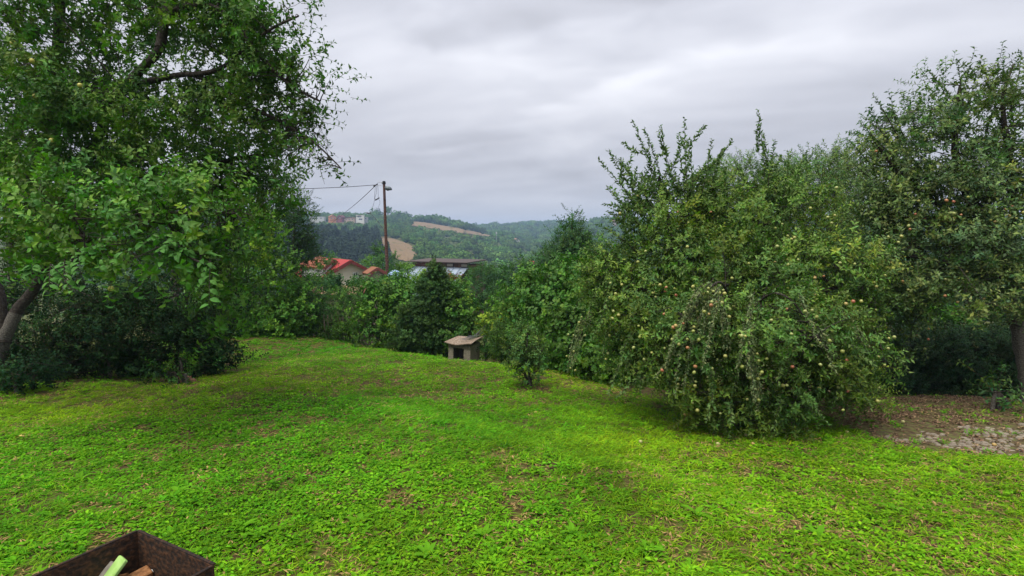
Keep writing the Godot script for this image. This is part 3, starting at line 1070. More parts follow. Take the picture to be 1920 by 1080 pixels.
func build_near_houses() -> void:
	# the cream house with the red roof
	var d := 48.0
	var p := at(654, 486, d)
	var gy := ground_h(p.x, p.z)
	var h := p.y - gy - 1.55
	var turn := 0.66
	var b := Basis(Vector3.UP, turn)
	# the gable that faces the garden stands at +z; its top is p
	var root := p - b * Vector3(0, 0, 3.25)
	root.y = gy
	var hs := house("cream_house", "cream house with bright red roof left of the utility pole", "house", root, turn, Vector3(5.0, h, 6.5), 1.35, Color(0.78, 0.7, 0.56), Color(0.34, 0.045, 0.045), [[2, 0.55, h + 0.12, 0.5, 0.55], [1, -1.0, h - 1.0, 0.9, 0.9]], "", {"over": 0.45, "trim": Color(0.17, 0.03, 0.03), "mat": M.tile})
	var ch := MB.new()
	ch.box(Transform3D(Basis(), Vector3(-1.0, h + 1.2, -1.6)), Vector3(0.5, 1.0, 0.5), Color(0.4, 0.2, 0.14), 0.02)
	part("chimney", ch, M.plain, hs, true)
	var q := at(585, 491, 46.0)
	var ay := ground_h(q.x, q.z)
	house("annex_house", "white house with orange tiled roof behind the dark ash", "house", Vector3(q.x, ay, q.z - 2.0), 1.45, Vector3(3.0, q.y - ay - 0.5, 1.9), 0.5, Color(0.68, 0.68, 0.68), Color(0.3, 0.105, 0.06), [[0, 0.1, q.y - ay - 1.2, 0.6, 0.6]], "", {"over": 0.25})
	# the long shed: clerestory strip above a metal roof
	d = 52.0
	var e := at(876, 492, d)
	var w0 := at(772, 490, d + 3.0)
	gy = ground_h(e.x, e.z)
	var mid := (e + w0) * 0.5
	var yaw := atan2(-(e.z - w0.z), e.x - w0.x)
	var ln := Vector2(e.x - w0.x, e.z - w0.z).length()
	var t := thing("long_shed", "long brown shed with blue-grey sheet metal roof right of the pole", "shed", Vector3(mid.x, gy, mid.z), "", yaw)
	var top := mid.y - gy
	var mb := MB.new()
	mb.box(Transform3D(Basis(), Vector3(0, top * 0.5 - 1.2, -1.6)), Vector3(ln, top + 1.9, 3.0), Color(0.13, 0.075, 0.055))
	part("wall", mb, M.plaster, t, true)
	for k in 6:
		var bb := MB.new()
		bb.box(Transform3D(Basis(), Vector3(-ln * 0.5 + ln * (k + 0.5) / 6.0, top - 0.26, -0.08)), Vector3(ln / 6.0 - 0.05, 0.42, 0.04), Color(0.17, 0.1, 0.075) * (0.8 + 0.12 * ((k * 7) % 4)), 0.01)
		part("panel", bb, M.plaster, t, true)
	mb = MB.new()
	mb.box(Transform3D(Basis(Vector3.RIGHT, 0.04), Vector3(0, top + 0.06, -1.4)), Vector3(ln + 0.5, 0.1, 3.6), Color(0.05, 0.035, 0.03), 0.02)
	part("roof", mb, M.plain, t, true)
	for s in [0.22, 0.47]:
		var wm := MB.new()
		wm.box(Transform3D(Basis(), Vector3(ln * (s - 0.02), top - 0.27, -0.03)), Vector3(0.85, 0.4, 0.06), Color(0.04, 0.03, 0.03), 0.01)
		var wn := part("window", wm, M.plain, t, true)
		var gm := MB.new()
		gm.box(Transform3D(Basis(), Vector3(ln * (s - 0.02), top - 0.27, 0.005)), Vector3(0.66, 0.24, 0.02), Color(0.33, 0.3, 0.25))
		part("pane", gm, M.plain, wn, true)
	var fall := 2.6
	var run := 4.2
	var cnt := 9
	for k in cnt:
		var sm := MB.new()
		var x0 := -ln * 0.5 + (ln + 0.1) * k / cnt
		var x1 := -ln * 0.5 + (ln + 0.1) * (k + 1) / cnt - 0.02
		var skew := -1.0
		var y0 := top - 0.5
		var lift := 0.006 * (k % 2)
		var a := Vector3(x0, y0 + lift, 0.0)
		var c := Vector3(x1, y0 + lift, 0.0)
		var a2 := Vector3(x0 + skew * 0.2, y0 - fall + lift, run)
		var c2 := Vector3(x1 + skew * 0.2, y0 - fall + lift, run)
		var dn := Vector3(0, -0.04, 0)
		var col := Color(1, 1, 1) * (0.85 + 0.1 * ((k * 5) % 4))
		sm.quad_out(a, c, c2, a2, col, Vector3.UP)
		sm.quad_out(a + dn, c + dn, c2 + dn, a2 + dn, col, Vector3.DOWN)
		sm.quad_out(a, a2, a2 + dn, a + dn, col, Vector3.LEFT)
		sm.quad_out(c, c2, c2 + dn, c + dn, col, Vector3.RIGHT)
		sm.quad_out(a2, c2, c2 + dn, a2 + dn, col, Vector3(0, 0, 1))
		sm.box(Transform3D(Basis(Vector3.RIGHT, atan2(fall, run)), (a + a2) * 0.5 + Vector3(0.02, 0.025, 0)), Vector3(0.04, 0.05, sqrt(run * run + fall * fall)), col)
		part("roof_panel", sm, M.sheet, t, true)
	# low outhouse with clay tiles seen through the hedge
	var o := at(628, 543, 27.0)
	var og := ground_h(o.x, o.z)
	house("clay_tile_shed", "low shed with pale clay tiles showing through the hedge", "shed", Vector3(o.x, og, o.z - 0.8), 1.5, Vector3(1.6, o.y - og - 0.25, 2.6), 0.3, Color(0.2, 0.17, 0.13), Color(0.22, 0.145, 0.085), [], "", {"over": 0.12, "thick": 0.08})
	o = at(697, 512, 40.0)
	og = ground_h(o.x, o.z)
	house("clay_roof_outhouse", "small outhouse with rusty orange tiles beside the cream house", "shed", Vector3(o.x, og, o.z - 1.0), 0.5, Vector3(1.3, o.y - og - 0.1, 1.3), 0.4, Color(0.3, 0.24, 0.19), Color(0.23, 0.095, 0.05), [], "", {"over": 0.1, "thick": 0.1})
	var tp := at(740, 508, 40.0)
	var tm := MB.new()
	rng.seed = 4
	var gridp := []
	for i in 7:
		var line := []
		for j in 7:
			line.append(Vector3((j - 3) * 0.16, 0.35 - 0.035 * ((i - 3) * (i - 3) + (j - 3) * (j - 3)) + rnd(-0.04, 0.04), (i - 3) * 0.16))
		gridp.append(line)
	for i in 6:
		for j in 6:
			tm.quad_out(gridp[i][j], gridp[i][j + 1], gridp[i + 1][j + 1], gridp[i + 1][j], Color(0.22, 0.32, 0.5), Vector3.UP)
	var post := MB.new()
	var tarp := thing("covered_stack", "stack under a crumpled pale blue tarpaulin behind the hedge", "stack", Vector3(tp.x, ground_h(tp.x, tp.z), tp.z))
	post.box(Transform3D(Basis(), Vector3(0, (tp.y - tarp.position.y) * 0.5 - 0.3, 0)), Vector3(0.8, tp.y - tarp.position.y - 0.3, 0.8), Color(0.2, 0.14, 0.09), 0.03)
	part("wood_stack", post, M.board, tarp, true)
	var tt := part("tarpaulin", tm, M.plain, tarp, true)
	tt.position.y = tp.y - tarp.position.y - 0.25

func build_pole() -> void:
	var d := 45.0
	var top := at(720, 342, d)
	var foot := on_px(728, d, -0.3)
	var t := thing("utility_pole", "tall reddish wooden utility pole with lamp and wires above the hedge", "utility pole", foot)
	var mb := MB.new()
	mb.tube(PackedVector3Array([foot, foot.lerp(top, 0.35) + Vector3(0.03, 0, 0), foot.lerp(top, 0.7), top]), 0.16, 0.1, 10, Color.WHITE, 0.03)
	part("pole", mb, M.pole, t)
	var cap := MB.new()
	cap.tube(PackedVector3Array([top + Vector3(0, -0.12, 0), top + Vector3(0, 0.02, 0), top + Vector3(0, 0.1, 0)]), 0.15, 0.11, 10, Color(0.02, 0.02, 0.022))
	part("cap", cap, M.wire, t)
	var lamp := MB.new()
	var lc := top + Vector3(0.36, -0.5, 0.1)
	var seg := 12
	for i in 6:
		for j in seg:
			var q := []
			for o in [[i, j], [i + 1, j], [i + 1, j + 1], [i, j + 1]]:
				var th: float = PI * o[0] / 6.0
				var ph: float = TAU * o[1] / seg
				var dd := Vector3(cos(th) * -0.32, sin(th) * cos(ph) * 0.19, sin(th) * sin(ph) * 0.17)
				if dd.y < 0.0 and dd.x > 0.0:
					dd.y *= 0.6
				q.append(lc + dd.rotated(Vector3(0, 0, 1), -0.3))
			lamp.quad_out(q[0], q[1], q[2], q[3], Color(0.1, 0.12, 0.13), (q[0] + q[2]) * 0.5 - lc)
	var lm := part("lamp", lamp, M.metal, t)
	var arm := MB.new()
	arm.tube(PackedVector3Array([top + Vector3(0.05, -0.42, 0.02), lc + Vector3(-0.15, 0.05, 0)]), 0.035, 0.03, 6, Color(0.06, 0.06, 0.065))
	part("lamp_arm", arm, M.metal, lm)
	var br := MB.new()
	var hook := top + Vector3(-0.5, 0.02, 0)
	br.tube(PackedVector3Array([top + Vector3(0, 0.0, 0), hook]), 0.022, 0.02, 6, Color(0.3, 0.3, 0.3))
	br.tube(PackedVector3Array([top + Vector3(0, -0.3, 0), hook.lerp(top, 0.55) + Vector3(0, -0.01, 0)]), 0.015, 0.015, 6, Color(0.3, 0.3, 0.3))
	br.tube(PackedVector3Array([top + Vector3(0, -0.27, 0.05), hook + Vector3(-0.06, -0.28, 0.05)]), 0.012, 0.012, 5, Color(0.25, 0.25, 0.25))
	part("bracket", br, M.metal, t)
	var box := MB.new()
	box.box(Transform3D(Basis(), top + Vector3(0.06, -1.05, 0.13)), Vector3(0.14, 0.6, 0.12), Color(0.06, 0.03, 0.03), 0.02)
	part("fuse_box", box, M.plain, t)
	var tie := hook + Vector3(-0.12, -0.22, 0.05)
	var runs := [
		["black overhead cable running level from the pole behind the left tree", [tie, at(640, 351, 43.0), at(545, 354, 41.0), at(430, 350, 38.0)], 0.024],
		["overhead cable falling steeply left from the pole top", [tie + Vector3(-0.1, -0.1, 0), at(672, 378, 60.0), at(640, 404, 78.0), at(600, 436, 100.0)], 0.026],
		["lower overhead cable joining the pole below its brackets", [foot.lerp(top, 0.71) + Vector3(-0.1, 0.02, 0.05), at(692, 399.5, 47.0), at(668, 406, 55.0), at(630, 412, 75.0), at(585, 420, 100.0)], 0.02],
		["thin loose loop of cable hanging beside the pole top", [tie + Vector3(0.05, 0.1, 0), tie + Vector3(0.0, -0.6, 0.02), at(704.5, 366, d), at(703, 372, d), at(706, 374, d), at(709, 372, d), at(709, 360, d), tie + Vector3(0.12, 0.15, 0)], 0.012],
		["thin jumper wire dropping from the pole top to the lower cable", [tie + Vector3(-0.05, 0.0, 0.02), at(702.5, 365, d), at(702, 376, d), at(699, 388, d), at(698, 392, d), at(697, 397.5, 46.0)], 0.012],
		["short curled wire end hanging under the black clamp", [at(708, 373, d), at(712, 376, d), at(712, 382, d), at(708, 391, d), at(706, 392, d), at(705, 389, d)], 0.01]]
	for r in runs:
		var w := MB.new()
		w.tube(spline(r[1], 6), r[2], r[2], 6, Color.WHITE)
		whole("overhead_wire", w, M.wire, Vector3.ZERO, r[0], "cable", "wires on the utility pole")
	var clamps := [["black clamp where two cables meet at the pole bracket", tie + Vector3(-0.05, -0.02, 0), 0.5], ["black clamp on the hanging wire loop", at(707.5, 373, d), 0.5], ["long black clamp on the lower cable left of the pole", at(692, 399.5, 47.0), 0.12]]
	for q in clamps:
		var w := MB.new()
		var dirv := Vector3(cos(q[2]), sin(q[2]), 0)
		w.tube(PackedVector3Array([q[1] - dirv * 0.2, q[1] - dirv * 0.1, q[1] + dirv * 0.1, q[1] + dirv * 0.2]), 0.055, 0.04, 8, Color.WHITE, 0.2)
		whole("cable_clamp", w, M.wire, Vector3.ZERO, q[0], "clamp", "clamps on the wires")

# ---------------------------------------------------------------- the big tree on the left
func build_left_trees() -> void:
	var dark := sprigs(101, 10, 0.24, 0.082, 0.046, Color(0.08, 0.18, 0.038), 0.3, M.leaf, {"droop": 0.4})
	var thin := sprigs(104, 7, 0.3, 0.075, 0.042, Color(0.068, 0.155, 0.038), 0.3, M.leaf, {"droop": 0.4})
	var d := 8.6
	var base := on_px(-10, 10.3, -0.1)
	var fork := at(4, 645, 10.0)
	var hub := at(228, 168, 8.4)
	var limbs := [
		[[base, base.lerp(fork, 0.5), fork, at(30, 588, 10.15)], 0.14, 0.1],
		[[fork, at(34, 580, 10.2), at(62, 545, 10.3), at(110, 440, 10.2), at(168, 290, 9.4), hub], 0.11, 0.065],
		[[fork, at(-5, 560, 10.2), at(-40, 430, 10.4), at(20, 260, 10.0), at(100, 120, 9.6), at(112, 20, 9.4), at(118, -120, 9.2)], 0.15, 0.06],
		[[hub, at(268, 128, 8.3), at(300, 90, 8.2), at(312, 40, 8.1), at(345, 14, 8.0), at(395, 12, 7.9), at(440, 42, 7.9), at(466, 78, 7.8), at(500, 118, 7.8), at(545, 160, 7.8), at(600, 190, 7.8)], 0.068, 0.014],
		[[hub, at(290, 150, 8.3), at(362, 140, 8.3), at(420, 172, 8.2), at(480, 205, 8.1), at(540, 236, 8.0), at(590, 268, 7.9), at(640, 316, 7.8)], 0.05, 0.008],
		[[at(168, 270, 8.7), at(240, 320, 9.0), at(330, 335, 9.2), at(430, 300, 9.0), at(500, 290, 8.8)], 0.07, 0.02],
		[[at(300, 90, 8.2), at(320, 0, 8.4), at(380, -80, 8.6), at(430, -160, 8.8)], 0.07, 0.03],
		[[at(362, 140, 8.3), at(420, 125, 8.0), at(500, 60, 7.8), at(560, 30, 7.8)], 0.04, 0.012],
		[[at(110, 440, 10.2), at(200, 430, 8.6), at(290, 400, 7.3), at(340, 470, 6.4), at(395, 500, 6.3)], 0.035, 0.01],
		[[at(110, 440, 10.2), at(130, 420, 8.2), at(160, 470, 6.5), at(110, 505, 6.1), at(40, 515, 5.9)], 0.035, 0.008],
		[[at(290, 400, 7.3), at(380, 400, 7.2), at(440, 400, 7.6)], 0.04, 0.012]]
	var lobes := [
		lobe(70, 40, 9.0, 130, 110, 1.1, 535), lobe(220, 20, 8.8, 130, 90, 1.0, 483), lobe(380, 70, 8.5, 120, 90, 0.9, 362),
		lobe(478, 90, 8.0, 74, 76, 0.7, 224), lobe(526, 150, 7.9, 54, 58, 0.6, 172), lobe(470, 20, 8.2, 80, 50, 0.6, 129),
		lobe(60, 200, 9.0, 120, 100, 1.0, 483), lobe(180, 250, 9.2, 110, 90, 0.9, 362), lobe(310, 220, 9.0, 110, 70, 0.9, 327), lobe(420, 235, 8.6, 100, 70, 0.8, 292),
		lobe(492, 225, 8.2, 66, 56, 0.6, 206), lobe(40, 350, 9.3, 130, 80, 0.8, 362), lobe(180, 360, 9.2, 120, 70, 0.8, 362), lobe(320, 330, 9.4, 110, 60, 0.8, 310),
		lobe(430, 320, 9.2, 90, 60, 0.7, 276), lobe(480, 370, 9.6, 70, 60, 0.7, 259), lobe(200, 220, 8.0, 60, 50, 0.4, 130), lobe(130, 420, 7.6, 110, 60, 0.5, 220), lobe(30, 430, 7.4, 70, 60, 0.5, 140), lobe(90, 230, 7.9, 90, 60, 0.6, 146), lobe(170, 340, 7.8, 110, 60, 0.5, 172), lobe(50, 320, 7.8, 80, 60, 0.5, 129), lobe(280, 320, 8.0, 90, 50, 0.5, 129), lobe(30, 130, 7.8, 60, 50, 0.5, 94), lobe(-120, 120, 9.5, 140, 200, 1.4, 432), lobe(150, -120, 9.0, 250, 110, 1.2, 432), lobe(400, -90, 8.7, 140, 70, 0.9, 224)]
	var got := tree("fruit_tree", "large old fruit tree on the left with arching limb reaching across the sky", "tree", limbs, dark, lobes, 201, {"spread": 0.22, "up": -0.05, "shell": 0.5, "per": 20})
	var t: Node3D = got[0]
	# thinner leaves towards the tips on the sky side
	var tips := [lobe(562, 185, 7.8, 34, 34, 0.3, 40, {"spread": 0.5}), lobe(532, 250, 7.9, 40, 34, 0.3, 46, {"spread": 0.5}), lobe(568, 120, 7.8, 22, 30, 0.3, 20, {"spread": 0.5}), lobe(552, 285, 7.9, 30, 20, 0.3, 24, {"spread": 0.5}), lobe(598, 308, 7.8, 12, 12, 0.15, 9, {"spread": 0.6}), lobe(602, 165, 7.8, 14, 8, 0.15, 6, {"spread": 0.6}), lobe(507, 60, 7.9, 34, 40, 0.35, 34, {"spread": 0.5}), lobe(532, 20, 7.9, 30, 25, 0.3, 18, {"spread": 0.5})]
	var more := foliage(t, "crown", thin, tips, got[2], 205, {"per": 4, "up": -0.3})
	var tm := MB.new()
	twig_mesh(tm, more[0], 206)
	rng.seed = 207
	# bare hanging twigs at the end of the low limb
	for k in 34:
		var a := at(rnd(510, 590), rnd(225, 275), 8.0)
		var b := a + Vector3(rnd(-0.15, 0.4), rnd(-0.7, -0.15), rnd(-0.2, 0.2))
		tm.tube(PackedVector3Array([a, a.lerp(b, 0.35) + Vector3(0.08, 0.05, 0), a.lerp(b, 0.7) + Vector3(rnd(-0.06, 0.06), 0, 0), b]), 0.006, 0.002, 3, Color.WHITE, 0.0, false)
	part("twigs", tm, M.bark, t).set_meta("kind", "stuff")
	# the low boughs that hang towards the camera: each leaf of their outer twigs is a part
	var bough := [
		lobe(40, 470, 6.8, 70, 40, 0.4, 70), lobe(440, 480, 7.6, 50, 60, 0.5, 110), lobe(420, 560, 8.4, 34, 50, 0.5, 80), lobe(180, 440, 6.6, 150, 60, 0.5, 117), lobe(300, 440, 6.6, 110, 70, 0.5, 124), lobe(390, 440, 6.9, 90, 80, 0.5, 105), lobe(110, 400, 7.0, 100, 60, 0.5, 80), lobe(240, 380, 7.2, 130, 40, 0.5, 93), lobe(400, 375, 7.4, 80, 50, 0.5, 80)]
	var bright := sprigs(111, 9, 0.26, 0.09, 0.05, Color(0.078, 0.195, 0.036), 0.25, M.leaf, {"broad": true, "droop": 0.45})
	more = foliage(t, "bough_foliage", bright, bough, got[2], 211, {"per": 8, "spread": 0.3, "up": 0.1})
	tm = MB.new()
	twig_mesh(tm, more[0], 212)
	rng.seed = 213
	var leaves := []
	for k in 5:
		var lb := MB.new()
		var g := rnd(0.8, 1.25)
		lb.broad_leaf(Vector3.ZERO, Vector3.UP, Vector3(0, 0, 1), 0.105, 0.056, rnd(0.08, 0.2), rnd(0.1, 0.35), Color(0.085 * g * rnd(0.8, 1.2), 0.21 * g, 0.037 * g))
		leaves.append(lb.mesh(M.leaf))
	var ends := [[60, 512, 5.9], [45, 520, 5.9], [92, 540, 5.9], [120, 520, 6.0], [135, 545, 5.9], [150, 500, 6.0], [170, 490, 6.1], [185, 470, 6.1], [205, 460, 6.1], [160, 535, 6.0], [240, 470, 6.2], [270, 455, 6.2], [300, 470, 6.2], [330, 480, 6.2], [320, 455, 6.2], [350, 500, 6.3], [372, 540, 6.2], [392, 570, 6.1], [385, 520, 6.3], [400, 480, 6.4], [365, 450, 6.4], [255, 548, 6.2], [220, 500, 6.1], [290, 510, 6.2], [410, 430, 6.7], [230, 430, 6.4], [130, 470, 6.2], [335, 415, 6.6]]
	for q in ends:
		var tip := at(q[0], q[1], q[2])
		var from := nearest(got[2], tip + Vector3(0, 0.2, 0))
		var start := tip.lerp(from, clampf(0.55 / maxf(0.2, tip.distance_to(from)), 0.0, 1.0)) + Vector3(0, 0.08, 0)
		tm.tube(PackedVector3Array([from, from.lerp(start, 0.5) + Vector3(0, 0.05, 0), start, start.lerp(tip, 0.6) + Vector3(0, 0.03, 0), tip]), 0.009, 0.003, 4, Color.WHITE, 0.0, false)
		for k in 10:
			var u := 0.15 + 0.85 * k / 9.0
			var p := start.lerp(tip, u) + Vector3(0, 0.03 * sin(u * PI), 0)
			var ax := (tip - start).normalized()
			var sd := ax.cross(Vector3.UP).normalized() * (1.0 if k % 2 else -1.0)
			var dir := (ax * 0.5 + sd * 0.8 + Vector3(0, rnd(-0.25, 0.3), 0) + rdir() * 0.25).normalized()
			var up := (Vector3.UP + Vector3(0, 0, 0.5) + rdir() * 0.4).normalized()
			var zz := (up - dir * up.dot(dir)).normalized()
			var o := MeshInstance3D.new()
			o.name = "leaf"
			o.mesh = leaves[rng.randi() % 5]
			o.transform = world_of(t).affine_inverse() * Transform3D(Basis(dir.cross(zz), dir, zz).scaled(Vector3.ONE * rnd(0.75, 1.15)), p)
			t.add_child(o, true)
	part("twigs", tm, M.bark, t).set_meta("kind", "stuff")
	# a few yellow fruits
	for q in [[24, 80, 7.6], [60, 114, 7.6], [66, 180, 7.6], [97, 263, 7.6], [150, 160, 7.7], [208, 541, 6.3], [118, 309, 7.6]]:
		var f := MB.new()
		f.ball(at(q[0], q[1], q[2]), Vector3(0.032, 0.035, 0.032), 10, 7, Color(0.42, 0.4, 0.08), 0.15)
		part("pear", f, M.apple, t)
	# the bushes under it; their leaf colour is darkened to paint in shade
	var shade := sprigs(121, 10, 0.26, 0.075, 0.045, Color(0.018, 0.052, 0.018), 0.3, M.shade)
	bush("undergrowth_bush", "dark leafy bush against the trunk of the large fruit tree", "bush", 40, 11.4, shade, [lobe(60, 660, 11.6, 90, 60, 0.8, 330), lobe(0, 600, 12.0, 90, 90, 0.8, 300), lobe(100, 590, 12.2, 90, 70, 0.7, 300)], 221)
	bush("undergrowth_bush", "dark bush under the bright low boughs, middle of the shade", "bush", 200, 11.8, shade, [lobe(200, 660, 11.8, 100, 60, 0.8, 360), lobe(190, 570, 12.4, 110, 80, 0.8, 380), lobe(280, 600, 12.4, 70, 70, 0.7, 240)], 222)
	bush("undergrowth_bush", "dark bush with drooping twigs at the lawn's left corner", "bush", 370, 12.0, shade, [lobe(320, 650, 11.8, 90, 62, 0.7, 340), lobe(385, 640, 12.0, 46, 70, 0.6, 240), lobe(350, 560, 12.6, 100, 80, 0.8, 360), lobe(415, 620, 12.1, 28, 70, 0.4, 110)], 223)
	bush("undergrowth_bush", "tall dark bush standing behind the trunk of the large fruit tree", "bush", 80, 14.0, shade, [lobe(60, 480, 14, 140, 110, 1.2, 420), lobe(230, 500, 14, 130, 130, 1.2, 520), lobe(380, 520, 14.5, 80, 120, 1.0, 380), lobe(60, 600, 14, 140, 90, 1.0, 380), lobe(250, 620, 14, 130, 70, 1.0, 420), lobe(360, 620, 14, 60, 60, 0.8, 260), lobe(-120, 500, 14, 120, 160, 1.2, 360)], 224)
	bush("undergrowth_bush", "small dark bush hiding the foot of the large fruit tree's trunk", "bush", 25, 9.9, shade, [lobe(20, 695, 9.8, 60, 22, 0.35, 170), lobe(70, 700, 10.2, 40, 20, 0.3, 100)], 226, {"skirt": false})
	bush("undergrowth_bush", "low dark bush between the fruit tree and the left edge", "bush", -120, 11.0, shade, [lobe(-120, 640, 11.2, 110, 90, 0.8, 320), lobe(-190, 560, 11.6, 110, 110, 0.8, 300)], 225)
	# lighter hazel at the corner of the lawn, ash and yew behind it
	var hazel := sprigs(131, 8, 0.24, 0.1, 0.075, Color(0.085, 0.21, 0.026), 0.25, M.leaf, {"broad": true, "droop": 0.4})
	bush("hazel_bush", "light green hazel bush at the back left corner of the lawn", "bush", 490, 19.6, hazel, [lobe(470, 565, 19.4, 56, 44, 0.7, 300), lobe(545, 600, 19.8, 44, 34, 0.6, 220), lobe(560, 560, 20.4, 36, 34, 0.6, 180), lobe(470, 440, 19.6, 56, 60, 0.7, 310, {"warm": 0.12}), lobe(420, 500, 19.4, 60, 60, 0.7, 270), lobe(500, 530, 19.4, 64, 60, 0.7, 351), lobe(440, 590, 19.4, 60, 50, 0.6, 270), lobe(540, 580, 19.4, 40, 30, 0.5, 135), lobe(500, 625, 19.6, 60, 26, 0.6, 270), lobe(487, 455, 19.0, 20, 40, 0.3, 81, {"warm": 0.4})], 231, {"spread": 0.26})
	var ashl := sprigs(141, 12, 0.3, 0.07, 0.03, Color(0.03, 0.082, 0.03), 0.3, M.leaf)
	var r := on_px(548, 22.0)
	tree("ash_tree", "dark ash behind the hazel, against the far pine wood", "tree", [[[r, r + Vector3(0, 2.0, 0), at(552, 420, 22.0)], 0.1, 0.03], [[r + Vector3(0, 1.5, 0), at(520, 480, 22.0), at(510, 420, 22.0)], 0.06, 0.02]], ashl, [lobe(560, 420, 22.0, 34, 50, 0.9, 570), lobe(530, 470, 21.8, 56, 60, 0.9, 684), lobe(570, 490, 22.1, 30, 44, 0.7, 380), lobe(500, 400, 22.3, 50, 60, 1.0, 494), lobe(548, 375, 22.0, 30, 24, 0.5, 133, {"spread": 0.4}), lobe(560, 545, 22.0, 46, 40, 0.8, 380)], 241)
	tree("ash_tree", "taller dark tree behind the large fruit tree's lower crown", "tree", [[[on_px(330, 20), on_px(330, 20, 3.0), at(330, 300, 20)], 0.2, 0.05]], ashl, [lobe(330, 400, 20, 130, 90, 1.6, 420), lobe(420, 430, 20, 90, 80, 1.4, 320), lobe(200, 400, 20, 130, 90, 1.6, 380)], 242, {"size": 1.3})
	tree("ash_tree", "distant greyish tree glimpsed at the left edge between the boughs", "tree", [[[on_px(20, 30), on_px(20, 30, 4.0), at(10, 330, 30)], 0.25, 0.06]], ashl, [lobe(0, 380, 30, 70, 70, 2.0, 380, {"size": 1.6}), lobe(80, 420, 30, 70, 60, 2.0, 320, {"size": 1.6})], 243)

